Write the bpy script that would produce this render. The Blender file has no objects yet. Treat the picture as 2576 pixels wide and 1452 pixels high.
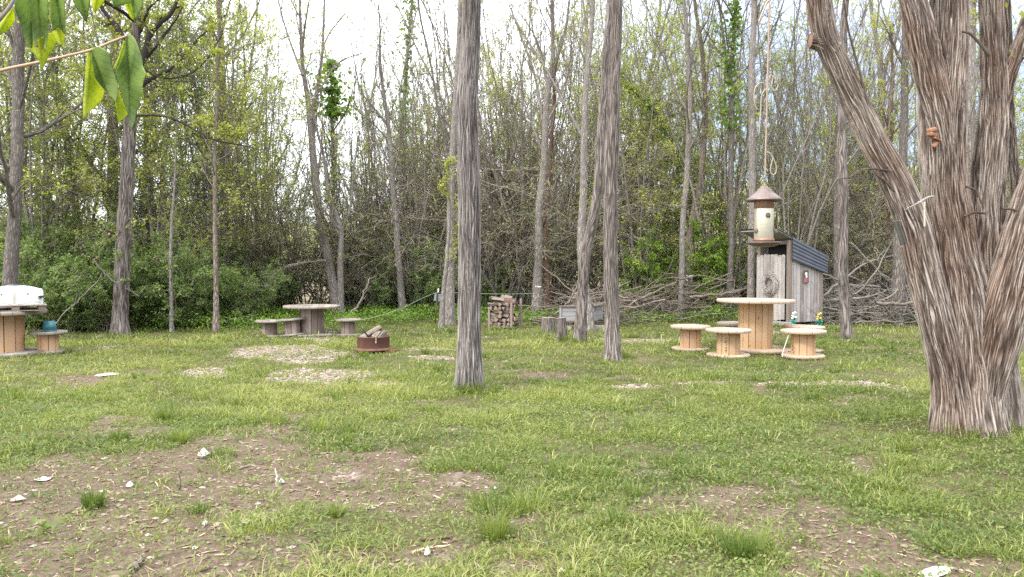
import bpy, bmesh, math, random
import numpy as np
from mathutils import Vector, Matrix

# ------------------------------------------------------------------ basics
HAZE = 0.0
F, CX, CY, H = 1983.0, 1288.0, 726.0, 1.35
PITCH = math.atan(66 / F)
SP, CP = math.sin(PITCH), math.cos(PITCH)
scene = bpy.context.scene
COL = scene.collection
RNG = np.random.default_rng(7)
random.seed(7)

def at(px, py, d):
    """world point seen in direction (px,py), at world distance y=d"""
    v = (CY - py) / F
    s = d / (CP + v * SP)
    return np.array([(px - CX) / F * s, d, H + s * (v * CP - SP)])

def gy(py):
    """world y of the ground under picture row py"""
    v = (CY - py) / F
    s = H / (SP - v * CP)
    return s * (CP + v * SP)

def gp(px, py):
    p = at(px, py, gy(py)); p[2] = 0.0
    return p

def proj(x, y, z=0.0):
    zz = z - H
    dep = y * CP - zz * SP
    up = y * SP + zz * CP
    return CX + F * x / dep, CY - F * up / dep

# ------------------------------------------------------------------ noise
_T = np.random.default_rng(3).random((256, 256))
def vnoise(x, y):
    xi, yi = np.floor(x).astype(int), np.floor(y).astype(int)
    fx, fy = x - xi, y - yi
    fx, fy = fx * fx * (3 - 2 * fx), fy * fy * (3 - 2 * fy)
    a, b = _T[xi % 256, yi % 256], _T[(xi + 1) % 256, yi % 256]
    c, d = _T[xi % 256, (yi + 1) % 256], _T[(xi + 1) % 256, (yi + 1) % 256]
    return (a * (1 - fx) + b * fx) * (1 - fy) + (c * (1 - fx) + d * fx) * fy
def pnoise(u, v, n, seed=0):
    """noise periodic in u (0..1) with n cells"""
    x = u * n
    xi, yi = np.floor(x).astype(int), np.floor(v).astype(int)
    fx, fy = x - xi, v - yi
    fx, fy = fx * fx * (3 - 2 * fx), fy * fy * (3 - 2 * fy)
    x0, x1 = (xi % n) + seed, ((xi + 1) % n) + seed
    a, b = _T[x0 % 256, yi % 256], _T[x1 % 256, yi % 256]
    c, d = _T[x0 % 256, (yi + 1) % 256], _T[x1 % 256, (yi + 1) % 256]
    return (a * (1 - fx) + b * fx) * (1 - fy) + (c * (1 - fx) + d * fx) * fy
def worley(u, v, n, seed=0):
    """distance to the cell border and a random tone per cell; periodic in u with n cells"""
    x = u * n; xi, yi = np.floor(x).astype(int), np.floor(v).astype(int)
    f1 = np.full(x.shape, 9.); f2 = np.full(x.shape, 9.); tone = np.zeros(x.shape)
    for i in (-1, 0, 1):
        for j in (-1, 0, 1):
            a, b = ((xi + i) % n + seed) % 256, (yi + j + ((xi + i) % n) * 7) % 256
            px, py = xi + i + .12 + .76 * _T[a, b], yi + j + _T[b, (a + 91) % 256]
            d = np.abs(x - px) + .32 * np.abs(v - py)
            m = d < f1
            f2 = np.where(m, f1, np.minimum(f2, d)); tone = np.where(m, _T[(a + 37) % 256, b], tone); f1 = np.where(m, d, f1)
    return f2 - f1, tone
def fbm(x, y, o=3):
    s, a, t = 0, 1, 0
    for k in range(o):
        s = s + a * vnoise(x * 2 ** k + 17 * k, y * 2 ** k + 31 * k); t += a; a *= .5
    return s / t
def sstep(a, b, x):
    t = np.clip((x - a) / (b - a), 0, 1)
    return t * t * (3 - 2 * t)

# ------------------------------------------------------------------ mesh builder
class MB:
    def __init__(s):
        s.V, s.L, s.C, s.MI, s.B, s.A, s.n, s.SM = [], [], [], [], [], [], 0, []
    def add(s, V, Fc, mat=0, bark=None, val=None, smooth=True):
        V = np.asarray(V, float).reshape(-1, 3)
        Fc = np.asarray(Fc, int)
        s.V.append(V); s.L.append((Fc + s.n).ravel())
        m = len(Fc)
        s.C.append(np.full(m, Fc.shape[1])); s.MI.append(np.full(m, mat)); s.SM.append(np.full(m, smooth))
        s.B.append(V.copy() if bark is None else np.asarray(bark).reshape(-1, 3))
        a = np.zeros(len(V)) if val is None else (np.full(len(V), float(val)) if np.isscalar(val) else np.asarray(val).ravel())
        s.A.append(a); s.n += len(V)
    def addbm(s, bm, mat=0, val=None, smooth=False):
        bm.verts.ensure_lookup_table(); bm.verts.index_update()
        V = np.array([v.co[:] for v in bm.verts])
        by = {}
        for f in bm.faces: by.setdefault(len(f.verts), []).append([v.index for v in f.verts])
        n0 = s.n; first = True
        for k, fs in by.items():
            if first: s.add(V, fs, mat, None, val, smooth); first = False
            else:
                fs = np.array(fs); s.L.append((fs + n0).ravel()); s.C.append(np.full(len(fs), k)); s.MI.append(np.full(len(fs), mat)); s.SM.append(np.full(len(fs), smooth))
        bm.free()
    def build(s, name, mats, parent=None, org=(0, 0, 0)):
        V = np.concatenate(s.V) - np.asarray(org, float)
        L = np.concatenate(s.L); C = np.concatenate(s.C)
        me = bpy.data.meshes.new(name)
        me.vertices.add(len(V)); me.vertices.foreach_set('co', V.astype(np.float32).ravel())
        me.loops.add(len(L)); me.loops.foreach_set('vertex_index', L.astype(np.int32))
        me.polygons.add(len(C))
        me.polygons.foreach_set('loop_start', np.concatenate([[0], np.cumsum(C)[:-1]]).astype(np.int32))
        me.polygons.foreach_set('material_index', np.concatenate(s.MI).astype(np.int32))
        me.polygons.foreach_set('use_smooth', np.concatenate(s.SM).astype(bool))
        a = me.attributes.new('bark', 'FLOAT_VECTOR', 'POINT'); a.data.foreach_set('vector', np.concatenate(s.B).astype(np.float32).ravel())
        a = me.attributes.new('val', 'FLOAT', 'POINT'); a.data.foreach_set('value', np.concatenate(s.A).astype(np.float32))
        me.update(calc_edges=True)
        for m in (mats if isinstance(mats, (list, tuple)) else [mats]): me.materials.append(m)
        o = bpy.data.objects.new(name, me); COL.objects.link(o)
        if parent is not None: o.parent = parent
        else: o.location = org
        return o

def tag(o, label=None, cat=None, group=None, kind=None):
    if label: o['label'] = label
    if cat: o['category'] = cat
    if group: o['group'] = group
    if kind: o['kind'] = kind
    return o
def empty(name, loc, label, cat, group=None, rz=0):
    o = bpy.data.objects.new(name, None); o.empty_display_size = .1
    COL.objects.link(o); o.location = loc; o.rotation_euler = (0, 0, rz)
    return tag(o, label, cat, group)
def copy_tree(o, parent=None):
    c = o.copy(); COL.objects.link(c)
    if parent is not None: c.parent = parent
    for ch in [x for x in o.children]: copy_tree(ch, c)
    return c
def norm(a):
    return a / np.maximum(np.linalg.norm(a, axis=-1, keepdims=True), 1e-9)

# boxes, cylinders ------------------------------------------------------------
def box(mb, c, size, rot=None, mat=0, val=None, bev=0.004):
    bm = bmesh.new(); bmesh.ops.create_cube(bm, size=1)
    bmesh.ops.scale(bm, vec=size, verts=bm.verts)
    if bev: bmesh.ops.bevel(bm, geom=bm.edges[:], offset=min(bev, min(size) * .3), segments=1, affect='EDGES')
    M = Matrix.Translation(c) @ (rot.to_4x4() if rot is not None else Matrix.Identity(4))
    bmesh.ops.transform(bm, matrix=M, verts=bm.verts)
    mb.addbm(bm, mat, random.random() if val is None else val)
def lathe(mb, prof, n=40, c=(0, 0, 0), mat=0, val=0., smooth=True, wob=0.0, M=None):
    """profile [(r,z)...] turned about z"""
    pr = np.array(prof, float); th = np.linspace(0, 2 * np.pi, n, endpoint=False)
    w = 1 + wob * (pnoise(th / (2 * np.pi), np.zeros(n) + 3.3, 9) - .5)
    X = pr[:, None, 0] * np.cos(th) * w; Y = pr[:, None, 0] * np.sin(th) * w; Z = np.repeat(pr[:, 1:2], n, 1)
    V = np.stack([X, Y, Z], -1).reshape(-1, 3)
    if M is not None:
        V = V @ np.array(M.to_3x3()).T
    V = V + np.array(c)
    K = len(pr); i = np.arange(K - 1)[:, None] * n; j = np.arange(n)[None]
    a = i + j; b = i + (j + 1) % n
    Fc = np.stack([a, b, b + n, a + n], -1).reshape(-1, 4)
    mb.add(V, Fc, mat, None, val, smooth)
def tubes(mb, P, R, S=5, mat=0, val=None, cap=False):
    """P (B,K,3) polylines, R (B,K) radii"""
    P = np.asarray(P, float); R = np.asarray(R, float)
    B, K, _ = P.shape
    T = np.empty_like(P); T[:, 1:-1] = P[:, 2:] - P[:, :-2]; T[:, 0] = P[:, 1] - P[:, 0]; T[:, -1] = P[:, -1] - P[:, -2]
    T = norm(T)
    ov = norm(P[:, -1] - P[:, 0])
    ref = np.where(np.abs(ov[:, 1:2]) < .8, np.array([[0, 1., 0]]), np.array([[1., 0, 0]]))[:, None, :].repeat(K, 1)
    n1 = norm(np.cross(T, ref)); n2 = np.cross(T, n1)
    th = np.linspace(0, 2 * np.pi, S, endpoint=False)
    c, s_ = np.cos(th), np.sin(th)
    V = P[:, :, None, :] + R[:, :, None, None] * (n1[:, :, None, :] * c[None, None, :, None] + n2[:, :, None, :] * s_[None, None, :, None])
    seg = np.concatenate([np.zeros((B, 1)), np.cumsum(np.linalg.norm(P[:, 1:] - P[:, :-1], axis=-1), 1)], 1)
    rm = R.mean(1)[:, None, None]
    off = RNG.random((B, 1, 1)) * 50
    one = np.ones((B, K, S))
    bark = np.stack([one * rm * c + off, one * rm * s_, one * seg[:, :, None] + off * 3], -1)
    i = (np.arange(B)[:, None, None] * K + np.arange(K - 1)[None, :, None]) * S
    j = np.arange(S)[None, None, :]
    a = i + j; b = i + (j + 1) % S
    Fc = np.stack([a, b, b + S, a + S], -1).reshape(-1, 4)
    if val is None: vv = None
    else: vv = (np.zeros((B, K, S)) + np.asarray(val).reshape(-1, 1, 1)).ravel()
    mb.add(V, Fc, mat, bark, vv)
    if cap:
        for e in (0, K - 1):
            f = (np.arange(B)[:, None] * K + e) * S + (np.arange(S)[None] if e else np.arange(S)[None, ::-1])
            mb.L.append((f + mb.n - B * K * S).ravel()); mb.C.append(np.full(B, S)); mb.MI.append(np.full(B, mat)); mb.SM.append(np.full(B, False))
def crom(pts, n):
    """Catmull-Rom resampling of (k,m) points to n rows, evenly by length"""
    p = np.asarray(pts, float); q = np.vstack([2 * p[0] - p[1], p, 2 * p[-1] - p[-2]])
    out = []
    for i in range(1, len(q) - 2):
        t = np.linspace(0, 1, 12, endpoint=False)[:, None]
        a, b, c, d = q[i - 1], q[i], q[i + 1], q[i + 2]
        out.append(.5 * ((2 * b) + (c - a) * t + (2 * a - 5 * b + 4 * c - d) * t ** 2 + (3 * b - a - 3 * c + d) * t ** 3))
    out = np.vstack(out + [p[-1:]])
    s = np.concatenate([[0], np.cumsum(np.linalg.norm(np.diff(out[:, :3], axis=0), axis=1))])
    ss = np.linspace(0, s[-1], n)
    return np.stack([np.interp(ss, s, out[:, k]) for k in range(out.shape[1])], 1)
def pxpath(path, d, dd=None):
    """[(px,py,width px)...] at distance d -> rows x,y,z,radius"""
    rows = []
    for k, (px, py, w) in enumerate(path):
        dk = d if dd is None else d + dd[k]
        p = at(px, py, dk); rows.append([*p, w * .5 * dk / F])
    return np.array(rows)

# ------------------------------------------------------------------ materials
def new_mat(name):
    m = bpy.data.materials.new(name); m.use_nodes = True
    nt = m.node_tree; nt.nodes.clear()
    return m, nt
class NT:
    def __init__(s, nt): s.nt = nt
    def n(s, t, **kw):
        x = s.nt.nodes.new(t)
        for k, v in kw.items():
            if k.startswith('i_'):
                key = k[2:]; key = int(key) if key.isdigit() else key.replace('_', ' ')
                if isinstance(v, bpy.types.NodeSocket): s.nt.links.new(v, x.inputs[key])
                else: x.inputs[key].default_value = v
            else: setattr(x, k, v)
        return x
    def attr(s, name, out='Fac'): return s.n('ShaderNodeAttribute', attribute_name=name).outputs[out]
    def math(s, op, a, b=0.5, c=0.5): return s.n('ShaderNodeMath', operation=op, i_0=a, i_1=b, i_2=c).outputs[0]
    def mapr(s, v, a, b, c=0., d=1.): return s.n('ShaderNodeMapRange', i_0=v, i_1=a, i_2=b, i_3=c, i_4=d).outputs[0]
    def ramp(s, fac, stops):
        r = s.n('ShaderNodeValToRGB', i_0=fac); e = r.color_ramp.elements
        while len(e) < len(stops): e.new(.5)
        for k, (p, c) in enumerate(stops): e[k].position = p; e[k].color = (*c, 1)
        return r.outputs[0]
    def mix(s, f, a, b, mode='MIX'):
        x = s.nt.nodes.new('ShaderNodeMix'); x.data_type = 'RGBA'; x.blend_type = mode
        for k, v in ((0, f), (6, a), (7, b)):
            if isinstance(v, bpy.types.NodeSocket): s.nt.links.new(v, x.inputs[k])
            else: x.inputs[k].default_value = (*v, 1) if isinstance(v, tuple) and len(v) == 3 else v
        return x.outputs[2]
    def noise(s, vec, scale, detail=3, rough=.55, out=0, dist=0.):
        x = s.n('ShaderNodeTexNoise', i_Scale=scale, i_Detail=detail, i_Roughness=rough, i_Distortion=dist)
        if vec is not None: s.nt.links.new(vec, x.inputs['Vector'])
        return x.outputs[out]
    def scale(s, vec, sc):
        return s.n('ShaderNodeVectorMath', operation='MULTIPLY', i_0=vec, i_1=sc).outputs[0]
    def bump(s, h, strength, dist):
        return s.n('ShaderNodeBump', i_Strength=strength, i_Distance=dist, i_Height=h).outputs[0]
    def out(s, sh): s.n('ShaderNodeOutputMaterial', i_0=sh)
    def pbr(s, col, rough=.8, bump=None, metal=0., spec=.3):
        b = s.n('ShaderNodeBsdfPrincipled', i_Roughness=rough, i_Metallic=metal)
        b.inputs['Specular IOR Level'].default_value = spec
        if isinstance(col, bpy.types.NodeSocket): s.nt.links.new(col, b.inputs['Base Color'])
        else: b.inputs['Base Color'].default_value = (*col, 1)
        if bump is not None: s.nt.links.new(bump, b.inputs['Normal'])
        s.out(b.outputs[0]); return b

def m_plain(name, col, rough=.7, metal=0., var=.25, sc=14, spec=.3):
    m, nt = new_mat(name); N = NT(nt)
    tc = N.n('ShaderNodeTexCoord').outputs['Object']
    f = N.noise(tc, sc, 4)
    c = N.mix(f, tuple(x * (1 - var) for x in col), tuple(min(1, x * (1 + var)) for x in col))
    N.pbr(c, rough, N.bump(f, .15, .01), metal, spec); return m
def m_bark(name, dark, mid, light, sx=45, sz=6, bump=.02):
    """furrowed bark: ridges run along the stem"""
    m, nt = new_mat(name); N = NT(nt)
    v = N.scale(N.attr('bark', 'Vector'), (sx, sx, sz))
    n0 = N.noise(v, .35, 2)
    vo = N.n('ShaderNodeTexVoronoi', feature='DISTANCE_TO_EDGE', i_Scale=1., i_Vector=N.n('ShaderNodeVectorMath', operation='ADD', i_0=v, i_1=N.noise(v, .8, 2, out=1)).outputs[0]).outputs[0]
    f = N.math('MULTIPLY_ADD', N.mapr(vo, .0, .38), .75, N.math('MULTIPLY', n0, .35))
    f2 = N.noise(N.scale(N.attr('bark', 'Vector'), (1, 1, 1)), 2.2, 4)
    col = N.ramp(f, [(.0, dark), (.32, mid), (.85, light)])
    col = N.mix(N.mapr(f2, .35, .7, 0, .5), col, N.mix(.5, col, (mid[0] * .7, mid[1] * .72, mid[2] * .7)))
    N.pbr(col, .9, N.bump(f, .9, bump), spec=.15); return m
def m_barkval(name, dark, mid, light, tint=None):
    """bark whose furrows are modelled; ridge tops are weathered pale"""
    m, nt = new_mat(name); N = NT(nt)
    v = N.attr('val')
    b = N.attr('bark', 'Vector')
    fine = N.noise(N.scale(b, (120, 120, 18)), 1., 4)
    big = N.noise(N.scale(b, (1.6, 1.6, .8)), 2.2, 4)
    f = N.math('ADD', v, N.math('MULTIPLY_ADD', fine, .5, -.25))
    col = N.ramp(f, [(.05, dark), (.42, mid), (.85, light)])
    if tint: col = N.mix(N.mapr(big, .42, .62, 0, .9), col, N.mix(1., col, tint, 'MULTIPLY'))
    N.pbr(col, .92, N.bump(fine, .5, .006), spec=.12); return m
def m_leaf(name, c0, c1, c2, tr=.35, rough=.55):
    m, nt = new_mat(name); N = NT(nt)
    col = N.ramp(N.attr('val'), [(.0, c0), (.5, c1), (1., c2)])
    d = N.n('ShaderNodeBsdfPrincipled', i_Roughness=rough, i_Base_Color=col); d.inputs['Specular IOR Level'].default_value = .25
    t = N.n('ShaderNodeBsdfTranslucent', i_Color=N.mix(1., col, (1.15, 1.25, .6), 'MULTIPLY'))
    x = N.n('ShaderNodeMixShader', i_0=tr); nt.links.new(d.outputs[0], x.inputs[1]); nt.links.new(t.outputs[0], x.inputs[2])
    N.out(x.outputs[0]); return m
def m_wood(name, c0, c1, grain=.5, axis='Z', knots=True, greys=None):
    """sawn boards; 'val' is the tone of each board"""
    m, nt = new_mat(name); N = NT(nt)
    tc = N.n('ShaderNodeTexCoord').outputs['Object']
    sc = {'Z': (26, 26, 1.6), 'X': (1.6, 26, 26), 'Y': (26, 1.6, 26)}[axis]
    v = N.attr('val')
    off = N.n('ShaderNodeVectorMath', operation='SCALE', i_0=(7.3, 3.1, 9.7), i_Scale=v).outputs[0]
    p = N.n('ShaderNodeVectorMath', operation='ADD', i_0=tc, i_1=off).outputs[0]
    g = N.noise(N.scale(p, sc), 1., 5, .65, dist=.6)
    col = N.mix(v, c0, c1)
    col = N.mix(N.mapr(g, .3, .75, 0, grain), col, N.mix(1., col, (.5, .42, .36), 'MULTIPLY'))
    if knots:
        k = N.n('ShaderNodeTexVoronoi', i_Vector=N.scale(p, {'Z': (7, 7, 4), 'X': (4, 7, 7), 'Y': (7, 4, 7)}[axis]), i_Scale=1.).outputs[0]
        col = N.mix(N.mapr(k, .06, .1, .75, 0), col, (.10, .055, .035))
    if greys: col = N.mix(N.mapr(N.noise(p, 3.5, 3), .45, .65, 0, .75), col, greys)
    N.pbr(col, .8, N.bump(g, .35, .006), spec=.2); return m
def m_disc(name, c0, c1, grey):
    """round flange made of parallel boards"""
    m, nt = new_mat(name); N = NT(nt)
    tc = N.n('ShaderNodeTexCoord').outputs['Object']
    sx = N.n('ShaderNodeSeparateXYZ', i_0=tc)
    x = N.math('MULTIPLY', sx.outputs[0], 8.5)
    wn = N.n('ShaderNodeTexWhiteNoise', noise_dimensions='1D', i_W=N.math('FLOOR', x)).outputs[0]
    fr = N.math('ABSOLUTE', N.math('SUBTRACT', N.math('FRACT', x), .5))
    g = N.noise(N.scale(tc, (40, 2.5, 40)), 1., 5, .6)
    col = N.mix(wn, c0, c1)
    col = N.mix(N.mapr(g, .35, .7, 0, .6), col, grey)
    col = N.mix(N.mapr(fr, .47, .49, 0, .85), col, (.05, .04, .035))
    N.pbr(col, .85, N.bump(g, .4, .006), spec=.15); return m

M = {}
M['bark_big'] = m_barkval('shaggy_pale_bark', (.04, .03, .025), (.175, .14, .117), (.40, .35, .305), (.66, .54, .48))
M['bark_main'] = m_barkval('furrowed_grey_bark', (.034, .029, .027), (.135, .117, .108), (.29, .262, .242))
M['bark_mid'] = m_barkval('furrowed_brown_bark', (.042, .035, .031), (.145, .123, .108), (.27, .238, .213))
M['bark_grey'] = m_bark('grey_woodland_bark', (.07, .06, .05), (.21, .185, .165), (.36, .325, .295))
M['bark_brown'] = m_bark('brown_woodland_bark', (.055, .042, .034), (.17, .135, .11), (.3, .25, .21))
M['bark_red'] = m_bark('reddish_stringy_bark', (.06, .032, .022), (.16, .095, .07), (.27, .18, .14), 60, 3)
M['bark_dark'] = m_bark('dark_woodland_bark', (.045, .038, .032), (.13, .112, .098), (.25, .225, .2))
M['twig_grey'] = m_bark('grey_twig_bark', (.12, .105, .09), (.25, .225, .195), (.36, .32, .28), 60, 10)
M['twig_brown'] = m_bark('brown_twig_bark', (.14, .115, .09), (.31, .26, .205), (.45, .39, .32), 60, 10)
M['twig_pale'] = m_bark('pale_dead_wood', (.09, .072, .058), (.215, .178, .142), (.36, .305, .25), 60, 8)
M['leaf_yellow'] = m_leaf('young_yellow_green_leaves', (.22, .24, .06), (.36, .38, .1), (.5, .5, .14), .5)
M['leaf_mid'] = m_leaf('mid_green_leaves', (.13, .17, .06), (.21, .26, .09), (.31, .36, .13), .5)
M['leaf_bush'] = m_leaf('bush_green_leaves', (.11, .16, .055), (.21, .29, .105), (.34, .42, .18), .5)
M['leaf_bright'] = m_leaf('bright_spring_leaves', (.13, .21, .03), (.2, .31, .045), (.32, .42, .08), .4)
M['leaf_ivy'] = m_leaf('glossy_ivy_leaves', (.075, .14, .028), (.15, .25, .045), (.28, .39, .085), .4, .45)
M['leaf_olive'] = m_leaf('olive_budding_leaves', (.15, .15, .055), (.24, .235, .085), (.34, .33, .12), .45)
M['blossom'] = m_leaf('white_blossom', (.4, .42, .3), (.62, .64, .55), (.8, .8, .74), .25)
M['grass'] = m_leaf('meadow_grass_blades', (.075, .12, .03), (.19, .23, .055), (.44, .41, .18), .4, .5)
M['weed'] = m_leaf('low_weed_leaves', (.085, .13, .036), (.175, .22, .06), (.3, .33, .12), .4, .5)
M['lush'] = m_leaf('lush_herb_leaves', (.08, .15, .025), (.15, .25, .04), (.24, .34, .06), .35)
M['pine'] = m_wood('pale_pine_boards', (.40, .255, .135), (.55, .37, .205), .35, greys=(.42, .305, .2))
M['pine_flange'] = m_disc('pine_flange_boards', (.40, .29, .2), (.54, .43, .33), (.34, .29, .25))
M['pine_pink'] = m_wood('warm_pine_boards', (.45, .265, .145), (.55, .355, .2), .35, greys=(.42, .29, .2))
M['grey_wood'] = m_wood('weathered_grey_boards', (.17, .13, .11), (.34, .275, .24), .6, knots=False)
M['grey_flange'] = m_disc('weathered_flange_boards', (.2, .165, .14), (.33, .29, .25), (.22, .21, .17))
M['shed_wood'] = m_wood('weathered_shed_planks', (.24, .22, .205), (.52, .485, .455), .8, greys=(.36, .345, .335))
M['shed_brown'] = m_wood('brown_shed_post', (.19, .16, .135), (.27, .23, .195), .7)
M['crate_wood'] = m_wood('blue_grey_crate_boards', (.2, .2, .2), (.33, .33, .33), .6, axis='X', knots=False)
M['dark'] = m_plain('painted_interior_shade', (.02, .018, .017), .9)  # near-black colour standing in for the shade inside the outhouse
M['rust'] = m_plain('rusty_steel', (.105, .05, .037), .75, .2, .45, 9)
M['rust_light'] = m_plain('orange_rust', (.125, .06, .042), .8, .1, .4, 14)
M['brick'] = m_plain('red_brick', (.21, .085, .06), .9, 0, .3)
M['concrete'] = m_plain('pale_concrete', (.34, .3, .27), .95, 0, .2)
M['cutwood'] = m_plain('fresh_cut_wood', (.55, .38, .25), .85, 0, .25, 30)
M['cutgrey'] = m_plain('cut_log_end', (.23, .185, .15), .9, 0, .4, 30)
M['wreath'] = m_plain('dry_vine_wreath', (.40, .36, .33), .9, 0, .3, 30)
M['cutlog'] = m_plain('reddish_log_end', (.23, .14, .1), .9, 0, .35, 30)
M['white_stone'] = m_plain('white_stone', (.52, .49, .45), .9, 0, .15, 20)
M['tan_stone'] = m_plain('tan_stone', (.36, .3, .25), .9, 0, .25, 20)
M['white_plastic'] = m_plain('milky_plastic', (.72, .77, .76), .4, 0, .05, 4, .5)
M['black_plastic'] = m_plain('black_plastic', (.025, .025, .03), .45, 0, .1, 8, .5)
M['teal'] = m_plain('teal_plastic', (.035, .15, .17), .4, 0, .2, 6, .5)
M['copper'] = m_plain('aged_copper', (.27, .155, .11), .45, .6, .35, 20)
M['rodcopper'] = m_plain('dull_copper_rod', (.33, .245, .185), .5, .3, .2, 20)
M['bronze'] = m_plain('antique_bronze', (.17, .13, .115), .4, .6, .3, 25)
M['brass'] = m_plain('brushed_brass', (.34, .28, .2), .5, .3, .15, 30)
M['cream'] = m_plain('bird_seed_behind_clear_tube', (.78, .75, .62), .25, 0, .06, 120, .6)
M['clear_side'] = m_plain('brown_tube_flank', (.33, .28, .18), .2, 0, .25, 30, .6)
M['metal_roof'] = m_plain('slate_blue_sheet_metal', (.095, .105, .13), .5, .3, .25, 6, .5)
M['roof_wood'] = m_plain('grey_roof_board', (.27, .25, .22), .85, 0, .3, 12)
M['galv'] = m_plain('galvanised_sheet', (.42, .44, .44), .5, .4, .15, 10)
M['rope'] = m_plain('pale_rope', (.55, .5, .42), .9, 0, .2, 60)
M['rope_green'] = m_plain('pale_green_cord', (.30, .38, .26), .8, 0, .1, 40)
M['white'] = m_plain('white_ribbon', (.8, .8, .8), .7, 0, .04)
M['chain'] = m_plain('galvanised_chain', (.5, .48, .45), .4, .7, .15, 60)
M['ink'] = m_plain('black_stencil_ink', (.06, .045, .035), .9, 0, .3)
M['red_paint'] = m_plain('faded_red_paint', (.3, .12, .13), .7, 0, .3)
M['petal_white'] = m_plain('white_petals', (.8, .8, .78), .6, 0, .05)
M['petal_yellow'] = m_plain('yellow_petals', (.72, .5, .05), .6, 0, .12)
M['green_plastic'] = m_plain('teal_green_plastic_leaves', (.03, .3, .22), .5, 0, .2)
M['cutwood_red'] = m_plain('raw_orange_cut_wood', (.27, .135, .08), .85, 0, .5, 25)
M['twig_tan'] = m_plain('smooth_tan_twig', (.42, .28, .2), .6, 0, .15, 60)
M['leaf_top'] = m_leaf('leaf_upper_side', (.11, .17, .045), (.24, .33, .095), (.32, .4, .14), .45, .45)
M['leaf_under_backlit'] = m_leaf('backlit_leaf_underside', (.3, .36, .03), (.47, .5, .045), (.56, .58, .06), .62, .5)  # underside colour, with the yellow of light shining through painted in

# ------------------------------------------------------------------ ground
DIRT = [(250, 1270, 400, 135, 1), (700, 1215, 330, 95, .95), (400, 1400, 470, 90, 1), (1010, 1235, 260, 65, .8), (640, 1105, 210, 40, .6),
        (330, 1085, 130, 32, .8), (1170, 1215, 110, 30, .5), (1640, 1278, 120, 34, .95), (1830, 1262, 110, 34, 1), (1960, 1318, 210, 46, 1.05),
        (2140, 1375, 220, 52, 1.05), (2400, 1440, 260, 32, 1), (2060, 1440, 130, 40, .9), (215, 958, 75, 15, 1), (2180, 1168, 62, 24, 1),
        (1350, 1432, 130, 30, .8), (980, 1410, 200, 45, .75), (730, 1048, 45, 12, .8), (1130, 1372, 70, 25, .6), (1370, 948, 90, 12, .5),
        (1700, 1430, 140, 30, .6), (90, 990, 80, 14, .5)]
DIRT += [(1180, 1290, 260, 50, .55), (860, 1160, 220, 36, .5), (1420, 1300, 160, 34, .5), (480, 1150, 300, 50, .5), (1500, 1370, 120, 26, .45)]
GRAV = [(735, 892, 165, 24, 1.1), (520, 939, 66, 17, 1.05), (805, 945, 140, 21, 1.05), (1080, 880, 70, 5, .8), (1085, 901, 70, 7, .8), (960, 965, 60, 7, .6),
        (1600, 856, 130, 6, 1.1), (1960, 970, 90, 8, .75), (2120, 968, 110, 8, .7), (2280, 978, 70, 10, .75), (1570, 971, 110, 6, .6), (1740, 965, 80, 5, .5),
        (800, 855, 60, 5, .8), (640, 990, 40, 5, .4), (1955, 838, 40, 4, .8), (880, 862, 60, 4, .5)]
def emask(L, px, py):
    r = np.ones_like(px)
    for cx, cy, rx, ry, s in L:
        q = np.sqrt(((px - cx) / rx) ** 2 + ((py - cy) / ry) ** 2)
        r = r * (1 - np.clip(s * sstep(1.25, .55, q), 0, 1))
    return 1 - r
def masks(x, y):
    yy = np.maximum(y, .8)
    px, py = proj(x, yy)
    d = emask(DIRT, px, py); g = emask(GRAV, px, py)
    n = fbm(x * 1.5, y * 1.5, 5); n9 = fbm(x * 6 + 3, y * 6, 3)
    d = sstep(.3, .78, d * .92 + (n - .5) * 1.5 + (n9 - .5) * .9 + .03 + .17 * sstep(.3, .8, d)); g = sstep(.34, .74, g * .95 + (fbm(x * 2.2 + 9, y * 2.2, 4) - .5) * 1.5 + (n9 - .5) * .6 + .16 * sstep(.3, .8, g))
    front = sstep(18.6, 20.5, y - .12 * np.abs(x))
    return d * (y < 19), g * (y < 19), front
def gz(x, y):
    return (fbm(x * .8, y * .8, 3) - .5) * .05 * sstep(1., 3., np.abs(y)) + (fbm(x * 5, y * 5, 2) - .5) * .012

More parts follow.
